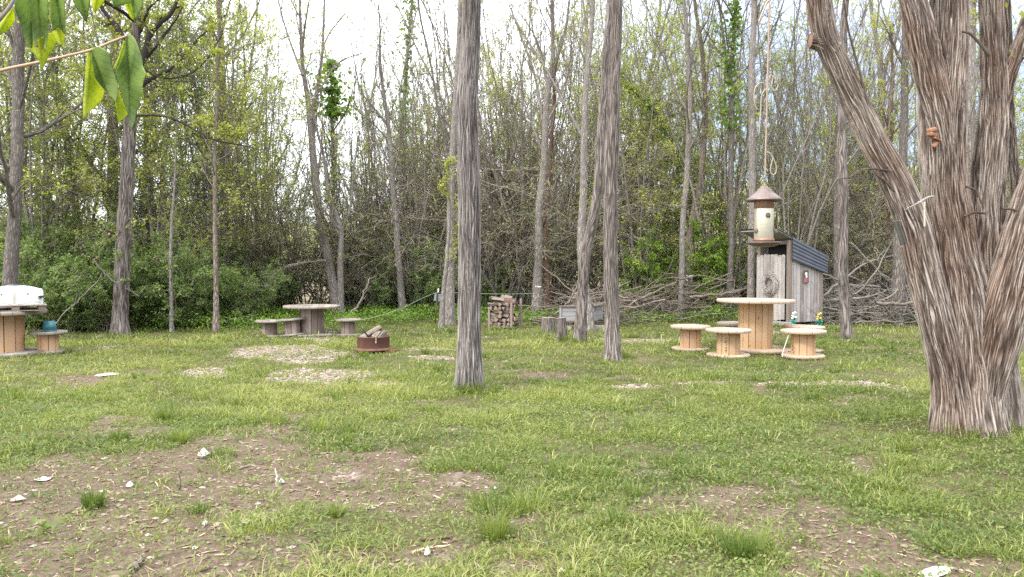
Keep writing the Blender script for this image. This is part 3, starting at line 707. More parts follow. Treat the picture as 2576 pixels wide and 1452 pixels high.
SPARSE = dict(n1=14, t0=.32, r1=.23, lf=5.5, ls=.06, n2=5, n3=4, a1=(.35, .8), up=.12)
LEAFY = dict(n1=18, t0=.22, r1=.27, lf=6., ls=.062, n2=6, n3=4, a1=(.5, 1.1), up=.05)
BARE = dict(n1=14, t0=.35, r1=.24, lf=1.5, ls=.045, n2=6, n3=4, a1=(.3, .7), up=.14)
TREES = [
 dict(name='woodland_tree', label='dark rough trunk rising behind the white water tank', path=[(22, 850, 36), (24, 715, 33), (35, 560, 30), (43, 400, 28), (45, 250, 27), (47, 130, 26), (52, 0, 24)], d=13.6, sp=LEAFY, bark='bark_dark', leaf='leaf_yellow'),
 dict(name='ivy_clad_tree', label='ivy wrapped tree curving to the left behind the leafy bushes', path=[(205, 800, 20), (197, 600, 19), (182, 450, 17), (165, 330, 16), (140, 210, 14), (125, 100, 12), (115, 0, 10)], d=19, sp=LEAFY, bark='bark_dark', leaf='leaf_mid', iv=[(1500, .08, .13, .25, .8)]),
 dict(name='woodland_tree', label='slim dark trunk leaning left between rough trunk and ivy tree', path=[(130, 800, 22), (128, 600, 19), (122, 483, 17), (112, 350, 15), (95, 200, 13), (80, 60, 10)], d=20.5, sp=LEAFY, bark='bark_dark', leaf='leaf_mid'),
 dict(name='woodland_tree', label='grey trunk close behind the forked bark trunk', path=[(280, 810, 28), (283, 600, 27), (284, 483, 26), (285, 350, 25), (283, 230, 23), (290, 100, 20), (300, -20, 18)], d=19, sp=LEAFY, bark='bark_brown', leaf='leaf_yellow'),
 dict(name='forked_tree', label='tall grey tree with three forks high above the left bushes', path=[(303, 838, 40), (302, 800, 37), (308, 680, 36), (313, 560, 34), (318, 480, 32), (323, 380, 31), (328, 300, 30), (336, 166, 27), (343, 66, 22), (350, 0, 19)], d=14.9, sp=dict(LEAFY, n1=16, t0=.42), bark='bark_mid', fine=dict(cell=.026, amp=.013, dv=.02, fv=4., seed=3, flare=.05),
      limbs=[[(335, 200, 17), (361, 146, 15), (372, 100, 14), (393, 66, 12), (426, 40, 11), (446, 0, 9), (455, -60, 8)], [(335, 190, 17), (309, 96, 16), (293, 66, 14), (273, 43, 11), (256, 20, 9), (235, -40, 7)], [(330, 292, 6), (380, 290, 5.5), (416, 293, 5), (466, 313, 4.5), (532, 350, 4), (632, 370, 3)], [(345, 160, 6), (400, 195, 5), (470, 190, 4), (520, 150, 3.5), (560, 85, 3)]]),
 dict(name='ivy_clad_tree', label='thin ivy covered tree standing left of the white blossom shrub', path=[(392, 800, 17), (386, 640, 16), (372, 560, 15), (360, 483, 14), (368, 400, 13), (366, 280, 11), (368, 150, 9), (372, 0, 7)], d=19.5, sp=LEAFY, bark='bark_dark', leaf='leaf_mid', iv=[(900, .07, .1, .2, .9)]),
 dict(name='young_tree', label='straight thin young tree at lawn edge behind grey stools', path=[(543, 838, 14), (544, 760, 12), (542, 640, 11), (540, 500, 9), (541, 380, 8), (545, 280, 7), (548, 150, 6), (552, 0, 5)], d=15, sp=dict(LEAFY, n1=22, r1=.14, lf=3), bark='bark_brown', leaf='leaf_yellow'),
 dict(name='young_tree', label='short spindly sapling standing before the white blossom shrub', path=[(432, 836, 10), (431, 760, 9), (429, 650, 8), (432, 560, 6), (440, 450, 5), (445, 300, 4)], d=15.2, sp=dict(LEAFY, n1=14, r1=.16, lf=2.5), bark='bark_grey', leaf='leaf_mid', top=.8),
 dict(name='woodland_tree', label='thick brown trunk behind the straight thin young tree', path=[(584, 780, 33), (580, 640, 31), (572, 560, 29), (566, 483, 28), (563, 380, 25), (560, 250, 21), (556, 100, 16), (550, 0, 14)], d=22, sp=dict(LEAFY, n1=24), bark='bark_brown', leaf='leaf_yellow'),
 dict(name='forked_tree', label='bare leaning grey tree behind grey spool table, forking into white sky', path=[(852, 800, 27), (841, 740, 24), (831, 683, 23), (819, 620, 22), (808, 560, 21), (797, 483, 20), (789, 400, 18), (780, 300, 16), (777, 266, 14), (766, 200, 11), (760, 150, 9), (757, 80, 8), (754, 0, 6)], d=19, bark='bark_grey', leaf='leaf_yellow', top=1.5,
      sp=dict(BARE, n1=12, lf=1.), limbs=[[(784, 300, 10), (800, 210, 9), (810, 143, 7), (814, 60, 6), (817, -20, 5)], [(762, 190, 7), (735, 120, 5), (715, 60, 4), (700, 0, 4)], [(759, 140, 6), (768, 60, 5), (778, 0, 4)], [(806, 150, 4), (825, 90, 3.5), (868, 35, 3)], [(796, 240, 4), (850, 160, 3.5), (915, 132, 2.5)]], spl=dict(n1=3, t0=.4, r1=.25, lf=.6)),
 dict(name='young_tree', label='slim stem forking beside the bare leaning grey tree', path=[(858, 800, 17), (857, 680, 15), (857, 575, 13), (840, 530, 10), (826, 483, 9), (815, 396, 7), (800, 340, 6), (790, 290, 5)], d=18.5, sp=dict(SPARSE, lf=2), bark='bark_grey', leaf='leaf_yellow', top=.8, limbs=[[(857, 580, 8), (880, 530, 7), (890, 430, 5), (905, 330, 4)]]),
 dict(name='ivy_clad_tree', label='thin stem topped by dense green ivy clump against white sky', path=[(846, 790, 10), (840, 600, 9), (838, 430, 9), (836, 330, 8), (836, 250, 7), (832, 190, 5)], d=21, sp=dict(SPARSE, n1=7, lf=1), bark='bark_grey', leaf='leaf_yellow', top=.4, limbs=[[(838, 330, 4), (865, 290, 4), (880, 255, 3)]], iv=[(800, .12, .3, .78, 1.), (160, .1, .14, .5, .8)]),
 dict(name='woodland_tree', label='slender grey tree bending left behind the sign post', path=[(1015, 790, 19), (1008, 720, 17), (1001, 640, 16), (997, 560, 15), (990, 483, 14), (985, 400, 12), (975, 300, 10), (960, 200, 8), (955, 120, 6)], d=19.5, sp=dict(BARE, t0=.5, lf=1.), bark='bark_grey', leaf='leaf_yellow', top=1.),
 dict(name='ivy_clad_tree', label='tall straight stem furred with bright ivy against white sky', path=[(1010, 780, 13), (1012, 600, 12), (1013, 366, 11), (1018, 233, 10), (1026, 120, 8), (1037, 7, 7), (1045, -60, 6)], d=22, sp=dict(SPARSE, n1=9), bark='bark_grey', leaf='leaf_yellow', iv=[(800, .1, .13, .38, .85)], top=1.5),
 dict(name='woodland_tree', label='straight grey trunk just left of the big central trunk', path=[(1131, 822, 23), (1132, 740, 21), (1133, 600, 19), (1134, 483, 18), (1140, 350, 16), (1150, 200, 15), (1157, 50, 13), (1160, -50, 12)], d=16.7, sp=dict(SPARSE, t0=.5), bark='bark_grey'),
 dict(name='young_tree', label='thin leaning sapling beside the small grey sign', path=[(1110, 822, 15), (1114, 750, 12), (1121, 683, 11), (1128, 600, 9), (1131, 540, 8), (1128, 450, 6)], d=16.2, sp=dict(SPARSE, n1=6), bark='bark_grey', top=.5),
 dict(name='central_tree', label='tall deeply furrowed trunk alone mid lawn, nearest of the slim trees', path=[(1181, 983, 66), (1181, 940, 62), (1181, 860, 58), (1181, 740, 57), (1181, 600, 55), (1180, 500, 55), (1178, 380, 54), (1174, 275, 54), (1178, 200, 51), (1183, 120, 48), (1186, 40, 46), (1187, -60, 44)], d=8.35, sp=dict(BARE, n1=8, t0=.72), bark='bark_main', fine=dict(cell=.0135, amp=.012, dv=.013, seed=5, flare=.05, fv=3.6)),
 dict(name='woodland_tree', label='grey trunk with white band tied on, left of the stumps', path=[(1350, 795, 24), (1352, 700, 22), (1356, 600, 20), (1357, 516, 19), (1366, 440, 17), (1372, 300, 15), (1377, 233, 14), (1388, 180, 12), (1391, 100, 10), (1388, 0, 8)], d=18.8, sp=BARE, bark='bark_grey', limbs=[[(1375, 300, 9), (1385, 200, 8), (1410, 120, 7), (1425, 60, 6), (1432, 0, 5)], [(1370, 330, 8), (1345, 190, 6), (1310, 90, 5), (1285, 20, 4)]]),
 dict(name='woodland_tree', label='reddish stringy trunk close behind the white banded trunk', path=[(1379, 800, 18), (1375, 700, 17), (1372, 600, 15), (1378, 500, 13), (1385, 380, 10), (1395, 260, 8)], d=19.6, sp=BARE, bark='bark_red', top=1.5),
 dict(name='woodland_tree', label='pale trunk behind leaning tree with long bare limb to upper left', path=[(1484, 838, 19), (1477, 760, 20), (1466, 700, 20), (1462, 600, 20), (1467, 483, 18), (1471, 300, 16), (1478, 166, 13), (1490, 60, 11), (1492, -20, 10)], d=15.3, sp=dict(BARE, t0=.5), bark='bark_grey', limbs=[[(1466, 345, 7), (1428, 276, 7), (1384, 193, 6), (1338, 120, 6), (1288, 37, 5)]]),
 dict(name='leaning_tree', label='leaning brown tree rising between log post and grey crate', path=[(1458, 866, 33), (1462, 800, 28), (1466, 720, 27), (1472, 640, 27), (1485, 583, 26), (1496, 530, 25), (1505, 466, 24), (1512, 350, 23), (1520, 233, 21), (1528, 100, 18), (1535, -30, 16)], d=13.1, sp=dict(SPARSE, t0=.6), bark='bark_mid', fine=dict(cell=.02, amp=.009, dv=.016, fv=3.8, seed=11, flare=.04)),
 dict(name='woodland_tree', label='straight furrowed brown trunk with grassy base before the crate', path=[(1542, 908, 44), (1541, 880, 40), (1540, 800, 37), (1537, 700, 36), (1535, 600, 36), (1536, 483, 35), (1540, 350, 34), (1545, 200, 30), (1550, 100, 27), (1553, 0, 26), (1556, -100, 24)], d=10.8, sp=dict(BARE, n1=8, t0=.7), bark='bark_mid', fine=dict(cell=.018, amp=.009, dv=.014, fv=3.8, seed=17, flare=.045)),
 dict(name='woodland_tree', label='dim trunk splitting into slanting limbs right of furrowed brown trunk', path=[(1582, 790, 21), (1582, 600, 19), (1584, 440, 16), (1600, 390, 13), (1617, 350, 11), (1654, 316, 9), (1720, 273, 6)], d=22, sp=dict(SPARSE, lf=3), bark='bark_brown', top=.5, limbs=[[(1590, 420, 10), (1612, 360, 8), (1640, 300, 6), (1655, 250, 5)]]),
 dict(name='ivy_clad_tree', label='thin ivy draped tree slanting steeply up to the left', path=[(1748, 790, 11), (1742, 600, 10), (1728, 450, 9), (1705, 390, 9), (1687, 366, 8), (1664, 310, 7), (1620, 256, 6), (1567, 200, 5)], d=20.3, sp=dict(SPARSE, n1=8), bark='bark_dark', leaf='leaf_bright', iv=[(750, .1, .15, .45, 1.)], top=.4),
 dict(name='woodland_tree', label='smooth grey trunk behind the left pine stool', path=[(1714, 812, 15), (1715, 700, 14), (1717, 560, 14), (1726, 466, 15), (1733, 350, 15), (1735, 266, 14), (1732, 180, 13), (1728, 100, 11), (1721, 0, 9)], d=18.3, sp=dict(SPARSE, lf=2.5), bark='bark_grey'),
 dict(name='woodland_tree', label='dark trunk tied with white ribbons behind the pine stools', path=[(1730, 790, 26), (1733, 700, 25), (1737, 600, 22), (1748, 520, 18), (1762, 466, 17), (1770, 370, 15), (1774, 266, 13), (1767, 133, 11), (1755, 60, 9), (1745, -20, 8)], d=19.4, sp=dict(SPARSE, lf=3), bark='bark_brown'),
 dict(name='ivy_clad_tree', label='tall trunk clad in bright green ivy left of the bird feeder', path=[(1838, 812, 17), (1836, 720, 14), (1840, 600, 13), (1838, 466, 14), (1840, 350, 14), (1840, 266, 14), (1835, 200, 12), (1845, 100, 9), (1853, 0, 7)], d=18.7, sp=dict(LEAFY, n1=14, lf=4, t0=.45), bark='bark_dark', leaf='leaf_bright', limbs=[[(1838, 250, 7), (1820, 100, 6), (1808, 0, 5)]], iv=[(1300, .095, .15, .38, .85), (500, .08, .2, .75, 1.)]),
 dict(name='woodland_tree', label='straight grey trunk directly behind the hanging bird feeder', path=[(1890, 832, 21), (1890, 750, 19), (1891, 600, 18), (1893, 466, 17), (1891, 330, 17), (1890, 200, 16), (1894, 100, 15), (1897, 0, 14)], d=17.6, sp=dict(SPARSE, t0=.55), bark='bark_grey'),
 dict(name='woodland_tree', label='straight pale trunk on the lawn right of the outhouse', path=[(2131, 857, 31), (2128, 820, 26), (2123, 740, 25), (2120, 640, 25), (2120, 560, 25), (2121, 483, 24), (2118, 380, 22), (2117, 300, 20), (2122, 150, 17), (2128, 0, 15)], d=13.7, sp=dict(SPARSE, t0=.55, n1=9), bark='bark_mid', fine=dict(cell=.022, amp=.007, dv=.02, fv=4., seed=23, flare=.03)),
 dict(name='woodland_tree', label='dark narrow trunk close behind the straight pale lawn trunk', path=[(2108, 800, 19), (2106, 600, 18), (2103, 483, 16), (2108, 350, 13), (2112, 250, 11)], d=18, sp=SPARSE, bark='bark_dark', top=2),
 dict(name='forked_tree', label='grey tree forking into a Y left of the many stemmed tree', path=[(2220, 790, 17), (2219, 600, 17), (2218, 483, 17), (2218, 400, 17), (2217, 230, 16), (2210, 130, 12), (2197, 60, 9), (2188, 0, 7)], d=21, sp=dict(SPARSE, lf=2), bark='bark_grey', limbs=[[(2218, 235, 12), (2232, 150, 10), (2250, 110, 9), (2262, 60, 8), (2270, -20, 6)]]),
 dict(name='woodland_tree', label='dark straight trunk seen beside the leaning limb of the many stemmed tree', path=[(2258, 800, 34), (2261, 700, 30), (2262, 580, 27), (2268, 450, 20), (2275, 300, 18), (2277, 150, 17), (2281, 0, 16)], d=17, sp=SPARSE, bark='bark_dark'),
 dict(name='woodland_tree', label='reddish brown trunk rising out of the brush heap', path=[(2242, 790, 28), (2238, 700, 27), (2232, 600, 24), (2228, 500, 20), (2235, 380, 15), (2240, 260, 12)], d=20, sp=SPARSE, bark='bark_red', top=2),
 dict(name='woodland_tree', label='pale trunk seen between the upright stems of the many stemmed tree', path=[(2452, 800, 22), (2447, 483, 21), (2441, 260, 20), (2446, 0, 18)], d=13, sp=SPARSE, bark='bark_grey', top=3),
]
for k, t in enumerate(TREES): traced(seed=k, **t)

# ------------------------------------------------------------------ big many-stemmed tree
def big_tree():
    stems = [  # path, depth, depth offsets
        ([(2396, 1112, 104), (2396, 1075, 92), (2395, 1000, 86), (2384, 920, 84), (2366, 850, 84), (2350, 780, 82), (2335, 716, 80), (2318, 650, 80), (2303, 580, 80), (2275, 500, 78), (2238, 425, 72), (2193, 345, 66), (2158, 270, 62), (2125, 200, 60), (2096, 140, 58), (2075, 80, 58), (2062, 0, 57), (2044, -80, 54), (2005, -200, 48), (1950, -330, 42), (1880, -450, 34)], 6.18, [0] * 13 + [-.03, -.06, -.1, -.12, -.14, -.16, -.16, -.16]),
        ([(2442, 1118, 190), (2442, 1080, 172), (2438, 1000, 158), (2432, 900, 146), (2424, 800, 132), (2410, 700, 118), (2394, 600, 104), (2380, 500, 98), (2374, 420, 98), (2372, 330, 102), (2372, 250, 104), (2380, 180, 92), (2386, 100, 88), (2389, 0, 86), (2393, -150, 78), (2402, -330, 66), (2420, -520, 52)], 6.3, None),
        ([(2392, 430, 24), (2380, 370, 44), (2360, 280, 66), (2338, 190, 68), (2318, 90, 66), (2299, 0, 62), (2276, -120, 56), (2246, -270, 46), (2220, -420, 36)], 6.22, None),
        ([(2504, 1112, 116), (2504, 1075, 110), (2500, 1000, 112), (2488, 900, 110), (2476, 800, 106), (2474, 700, 96), (2478, 600, 84), (2482, 500, 76), (2488, 400, 70), (2497, 300, 65), (2500, 220, 60), (2498, 120, 56), (2494, 0, 53), (2488, -160, 48), (2475, -330, 40), (2470, -480, 32)], 6.42, None),
        ([(2490, 440, 14), (2500, 380, 30), (2512, 300, 36), (2530, 220, 31), (2555, 140, 29), (2590, 40, 27), (2640, -90, 23)], 6.4, None),
        ([(2486, 1100, 40), (2486, 1000, 70), (2495, 920, 96), (2512, 840, 112), (2532, 750, 108), (2556, 660, 102), (2586, 560, 98), (2620, 460, 92), (2670, 330, 84), (2740, 150, 72), (2800, -60, 58)], 6.15, None),
        ([(2570, 560, 28), (2556, 480, 26), (2546, 380, 24), (2538, 260, 22), (2536, 120, 19), (2530, -60, 16)], 6.75, None)]
    stems.append(([(2452, 1110, 150), (2450, 1040, 165), (2446, 950, 175), (2438, 850, 170), (2428, 750, 150), (2420, 670, 120), (2412, 620, 70), (2410, 590, 30)], 6.56, None))
    rows = [pxpath(p, d, dd) for p, d, dd in stems]
    base = rows[1][0, :3].copy(); base[2] = 0
    root = empty('many_stemmed_tree', base, 'massive shaggy barked tree with several stems at right of lawn', 'tree')
    mt, mc = MB(), MB()
    rng = np.random.default_rng(77)
    for k, r in enumerate(rows):
        if k in (0, 1, 3): r[0, 2] = -.08
        P, R = bark_tube(mt, r, cell=.0135 if k != 6 else .018, fv=[3.6, 4.2, 4.5, 4., 5., 3.6, 6., 4.][k], amp=.017 if k != 6 else .006, seed=20 + 13 * k, dv=.017, flare=.07 if k in (0, 1, 3) else None, lobes=.22 if k != 6 else 0)
        hi = P[:, 2] > 2.4
        if hi.sum() > 20:
            idx = np.linspace(np.argmax(hi), len(P) - 1, 14).astype(int)
            crown(rng, mt, mc, P[idx][None], R[idx][None] * .5, dict(n1=5, t0=.35, r1=.5, rr=.4, n2=5, n3=4, lf=3, ls=.055, up=.1))
    # dead twigs low on the stems
    for pts in ([(2240, 430, 5), (2180, 425, 4), (2140, 445, 3), (2105, 452, 2)], [(2430, 470, 6), (2455, 480, 5), (2475, 525, 4)], [(2425, 545, 7), (2450, 535, 6), (2478, 537, 5)], [(2520, 525, 7), (2548, 527, 6), (2580, 540, 5)], [(2200, 345, 5), (2180, 260, 6), (2165, 190, 6), (2135, 80, 5), (2120, -20, 4)], [(2490, 140, 12), (2465, 110, 8), (2440, 85, 7), (2420, 80, 5)], [(2250, 480, 6), (2225, 455, 6), (2205, 440, 5), (2190, 420, 3)]):
        q = crom(pxpath(pts, 6.1), 12); tubes(mt, q[None, :, :3], q[None, :, 3], 7, 0, .2)
    mt.build('trunk', [M['bark_big']], root, base)
    mc.build('crown', [M['twig_brown'], M['leaf_yellow']], root, base)
    # sawn stubs
    mb = MB(); r = pxpath([(2098, 128, 52), (2074, 110, 50), (2054, 103, 42), (2038, 102, 36)], 6.1, [0, 0, 0, 0])
    P, R = bark_tube(mb, r, cell=.0135, fv=7, amp=.014, seed=31, dv=.012)
    n_ = norm(P[-1] - P[-2]); a_ = norm(np.cross(n_, [0, 0, 1.])); b_ = np.cross(n_, a_); th = np.linspace(0, 6.283, 16, endpoint=False)
    mb.add(np.vstack([P[-1] + n_ * .006, P[-1] - n_ * .004 + (a_ * np.cos(th)[:, None] + b_ * np.sin(th)[:, None]) * R[-1] * .96]), [[0, 1 + i, 1 + (i + 1) % 16] for i in range(16)], 1)
    o = mb.build('sawn_stub', [M['bark_big'], M['cutlog']], root, base); o['label'] = 'old sawn off branch stub'
    mb = MB()     # torn patch of raw wood
    for (px, py, s, ry, dz) in ((2344, 328, (.08, .05, .04), -.25, -.17), (2345, 340, (.085, .05, .035), .2, -.172), (2356, 351, (.09, .04, .016), .3, -.166), (2352, 364, (.028, .04, .05), .5, -.16)):
        c = at(px, py, 6.3 + dz + .01); box(mb, c, s, Matrix.Rotation(ry, 3, 'Y') @ Matrix.Rotation(.5, 3, 'Z'), 0, None, .012)
    o = mb.build('torn_wood', [M['cutwood_red']], root, base); o['label'] = 'raw orange wood where a limb broke off'
    return base
big_tree()

def chain_line(pts, d, w, name, label, mat):
    q = crom(np.array([[*at(px, py, d + dd), 0] for px, py, dd in pts]), 40)[:, :3]
    mb = MB()
    for i in range(0, len(q) - 1):
        c = (q[i] + q[i + 1]) / 2; t = norm(q[i + 1] - q[i]); a = norm(np.cross(t, [0, 1., .3])) if i % 2 else np.array([0, 1., 0])
        th = np.linspace(0, 6.283, 9); L = np.linalg.norm(q[i + 1] - q[i]) * .75
        ring = c + t * (np.cos(th) * L)[:, None] + a * (np.sin(th) * w)[:, None]
        tubes(mb, ring[None], np.full((1, 9), w * .38), 5)
    o = mb.build(name, [M[mat]], None, q[0]); tag(o, label, 'chain'); return o
chain_line([(2268, 530, -.02), (2280, 527, -.14), (2302, 515, -.23), (2318, 506, -.24), (2334, 497, -.2), (2350, 494, -.1)], 6.2, .007, 'chain', 'pale chain slung round the leaning limb of the big tree', 'chain')
chain_line([(2326, 508, -.26), (2326, 530, -.26), (2326, 570, -.26)], 6.2, .006, 'chain', 'thin chain end hanging straight down on the big tree', 'rope')
mb = MB(); c = at(2262, 585, 6.02)
box(mb, c, (.035, .02, .19), Matrix.Rotation(-.33, 3, 'Y'), 0, .2); box(mb, c + np.array([.015, -.014, 0]), (.01, .015, .19), Matrix.Rotation(-.33, 3, 'Y'), 0, .8)
q = np.array([at(2268, 532, 6.05), at(2268, 545, 6.04), at(2264, 558, 6.02)]); tubes(mb, q[None], np.full((1, 3), .003), 5)
tag(mb.build('wind_chime', [m_plain('grey_green_metal', (.075, .075, .065), .7, .1)], None, c), 'narrow grey green metal piece hanging on the chain end', 'hanger')

# ------------------------------------------------------------------ woodland prototypes
def proto(name, builder, label, cat, group, mats, parts=('trunk', 'crown')):
    root = empty(name, (0, 0, 0), label, cat, group)
    mt, mc = MB(), MB(); builder(mt, mc)
    mt.build(parts[0], [M[mats[0]]], root); mc.build(parts[1], [M[mats[1]], M[mats[2]]], root)
    return root
def b_slender(seed, h, r, sp):
    def f(mt, mc):
        rng = np.random.default_rng(seed)
        P = wander_lines(rng, np.array([[0, 0, -.1]]), np.array([[rng.normal(0, .06), rng.normal(0, .06), 1]]), np.array([h]), 16, .085, .08)
        R = taper(np.array([r]), 16, .15); R[0, 0] *= 1.4
        tubes(mt, P, R, 9); crown(rng, mt, mc, P, R, sp)
        q, d, L, rr = spawn(rng, P, R, 3, .35, .65, (.25, .5), .5, .6)
        P1 = wander_lines(rng, q, d, L, 10, .08, .12); R1 = taper(rr, 10, .2); tubes(mt, P1, R1, 7)
        crown(rng, mt, mc, P1, R1, dict(sp, n1=7, r1=.3, t0=.2))
    return f
def b_multi(seed, n, h, spread, r, sp, up=.08, w=.08, arch=0.):
    def f(mt, mc):
        rng = np.random.default_rng(seed)
        a = rng.random(n) * 6.28; t = spread * np.sqrt(rng.random(n))
        D = np.stack([np.cos(a) * t, np.sin(a) * t, np.ones(n)], -1)
        P0 = np.stack([np.cos(a) * .15 * rng.random(n), np.sin(a) * .15 * rng.random(n), np.full(n, -.08)], -1)
        P = wander_lines(rng, P0, D, h * (.6 + .5 * rng.random(n)), 12, w, up)
        if arch:
            s = np.linspace(0, 1, 12)[None, :, None] ** 2
            P = P + np.stack([np.cos(a), np.sin(a), np.full(n, -.8)], -1)[:, None] * s * arch * (.4 + rng.random((n, 1, 1)))
            P[..., 2] = np.maximum(P[..., 2], -.1)
        R = taper(r * (.6 + .7 * rng.random(n)), 12, .2)
        tubes(mt, P, R, 6); crown(rng, mt, mc, P, R, sp)
    return f
PR = {}
G_WOOD = 'slender trees standing deeper in the woods'
PR['slender'] = [proto('woodland_tree', b_slender(10 + k, 11 + k, .065 + .012 * k, dict(SPARSE, n1=18, t0=.15, r1=.24, lf=[3, 5, 2.5, 5, 3.5][k], ls=.065, up=.12)), 'slender grey woodland tree among many deep in the woods', 'tree', G_WOOD, ['bark_grey', 'twig_grey', ['leaf_yellow', 'leaf_yellow', 'leaf_olive', 'leaf_mid', 'leaf_olive'][k]]) for k in range(5)]
PR['stems'] = [proto('sapling_clump', b_multi(30 + k, 13, 7.5, .28, .024, dict(n1=8, t0=.3, r1=.22, n2=4, n3=3, lf=.9, ls=.05, a1=(.25, .65), up=.12, w=.17), .07, .1), 'clump of thin upright bare saplings reaching into the sky', 'saplings', 'upright sapling clumps behind the clearing', ['twig_grey', 'twig_grey', ['leaf_yellow', 'leaf_olive', 'leaf_yellow'][k]]) for k in range(3)]
PR['thicket'] = [proto('thicket_shrub', b_multi(40 + k, 18, 4.4, .8, .02, dict(n1=8, t0=.15, r1=.34, n2=4, n3=3, lf=1.4, ls=.055, a1=(.5, 1.2), up=-.01, w=.2), .03, .14, .7), 'tangled bare brown shrub in the thicket behind the clearing', 'shrub', 'bare shrubs of the thicket', ['twig_brown', 'twig_brown', ['leaf_mid', 'leaf_mid', 'leaf_bush'][k]], ('woody_stem', 'foliage')) for k in range(3)]
PR['bush'] = [proto('leafy_bush', b_multi(50 + k, 16, 2.3, .6, .014, dict(n1=9, t0=.08, r1=.38, n2=5, n3=4, lf=4., ls=.066, a1=(.5, 1.2), up=.0, w=.18), .03, .1, .35), 'dense green leafy bush along the edge of the woods', 'bush', 'leafy bushes along the woods', ['twig_brown', 'twig_brown', 'leaf_bush'], ('woody_stem', 'foliage')) for k in range(3)]
PR['bright'] = [proto('leafy_sapling', b_multi(60 + k, 5, 2.8, .3, .012, dict(n1=8, t0=.25, r1=.38, n2=4, n3=4, lf=7, ls=.085, a1=(.9, 1.4), up=-.02, las=.45), .1, .08), 'young sapling with layers of fresh bright green leaves', 'sapling', 'bright green saplings by the woods edge', ['twig_brown', 'twig_brown', 'leaf_bright'], ('woody_stem', 'foliage')) for k in range(2)]
PR['blossom'] = [proto('blossom_shrub', b_multi(70, 12, 3.6, .6, .02, dict(n1=9, t0=.3, r1=.33, n2=5, n3=4, lf=4.5, ls=.05, a1=(.6, 1.2), up=.02, w=.16, las=.8, lv=.2), .06, .1, .3), 'shrub covered in small white blossom behind the green bushes', 'shrub', None, ['bark_dark', 'twig_brown', 'blossom'], ('woody_stem', 'blossom'))]
PR['leafy'] = [proto('understory_tree', b_multi(80 + k, 4 + k, 8.5, .22, .04, dict(n1=17, t0=.12, r1=.3, n2=6, n3=5, lf=[4.5, 5][k], ls=.06, a1=(.7, 1.3), up=.02, w=.16, fall=.35, lv=.35), .1, .07), 'thin stemmed understory tree in young leaf', 'tree', 'understory trees in young leaf', ['bark_grey', 'twig_grey', ['leaf_mid', 'leaf_yellow'][k]]) for k in range(2)]
PR['arch'] = [proto('arching_thicket', b_multi(90 + k, 17, 6.2, .55, .034, dict(n1=10, t0=.12, r1=.36, n2=6, n3=4, lf=.5, ls=.05, rr=.5, a1=(.5, 1.2), up=-.02, w=.16), .06, .1, 1.9), 'large tangle of arching dark bare limbs', 'shrub', 'arching thickets behind the clearing', ['bark_dark', 'twig_brown', 'leaf_yellow'], ('woody_stem', 'foliage')) for k in range(2)]
USED = set()
def place(kind, k, px, d, sc=1., label=None, rot=None, z=0., group=None):
    o = PR[kind][k % len(PR[kind])]
    if o.name in USED: o = copy_tree(o)
    USED.add(o.name)
    o.location = ((px - CX) / F * d, d, z); o.rotation_euler = (0, 0, random.random() * 6.28 if rot is None else rot)
    o.scale = (sc, sc, sc * random.uniform(.94, 1.06))
    if label: o['label'] = label
    return o
# leafy bushes: an almost closed bank at left, thinner towards the middle
for k, (px, d, sc, lab) in enumerate([
    (-70, 15.6, 1.05, None), (70, 15.8, 1.0, 'dense green bush filling the gap behind the teal tub'), (160, 15.2, .85, None), (225, 15.9, 1.0, 'tall green bush left of the forked tree base'), (262, 15.3, .6, None),
    (350, 15.9, .85, 'green bush just right of the forked tree base'), (405, 16.6, .9, None), (470, 16.2, .85, 'green bush under the white blossom shrub'), (520, 17., .8, None), (600, 17.6, .75, 'low green bush behind the leftmost grey stool'),
    (120, 17.2, 1.15, None), (300, 17.4, 1.1, None), (10, 17., 1.2, None), (560, 19, .9, None), (680, 19.3, .7, None), (960, 20.2, .7, None), (1075, 20, .85, 'round green bush behind the small grey sign'), (1130, 21.4, .8, None), (1235, 20.2, .75, 'green bush between central trunk and woodpile'), (1300, 21.5, .75, None),
    (1620, 22, .9, None), (1700, 23.5, 1., None), (1790, 22, .9, None), (1870, 21.5, .9, None), (2010, 24, .9, None), (2590, 15, .8, None), (430, 20, 1.2, None), (200, 21, 1.3, None), (50, 21, 1.3, None)]):
    place('bush', k, px, d, sc, lab)
for k in range(3): pass
place('blossom', 0, 445, 19.2, 1.02)
place('blossom', 0, 320, 21.5, .9, 'white blossom shrub half hidden behind the forked tree')
for k, (px, d, sc) in enumerate([(620, 20.5, .9), (690, 21.3, .95), (760, 20.6, .9), (810, 22, 1.), (880, 20.4, .85), (930, 21.6, 1.), (985, 22.5, 1.), (1055, 22, 1.05), (1225, 21.2, 1.15), (1270, 22.2, 1.25), (1400, 21.3, 1.2), (1530, 21.5, 1.0), (1960, 20.5, .9), (2010, 21.3, 1.05), (2070, 20.4, 1.), (2140, 20.8, 1.05), (2190, 19.8, .95), (2290, 20.5, 1.), (2350, 21, 1.), (520, 22, 1.), (150, 22, 1.1), (2450, 22, 1.), (2560, 20, 1.)]):
    place('thicket', k, px, d, sc)
for k, (px, d, sc, lab) in enumerate([(1265, 19.8, 1.05, 'large arching dark thicket just right of the central trunk'), (1390, 20.6, 1.0, 'tall arching dark thicket behind the white banded trunk'), (1320, 22, 1.15, None), (720, 19.6, .72, 'arching dark thicket behind the grey spool table'), (860, 20.8, .8, None), (940, 20, .62, None), (1060, 22.5, .85, None), (2190, 19.2, .75, 'arching bare thicket over the right brush heap'), (2080, 21, .85, None), (2320, 19.5, .8, None), (1520, 22.5, .9, None)]):
    place('arch', k, px, d, sc, lab)
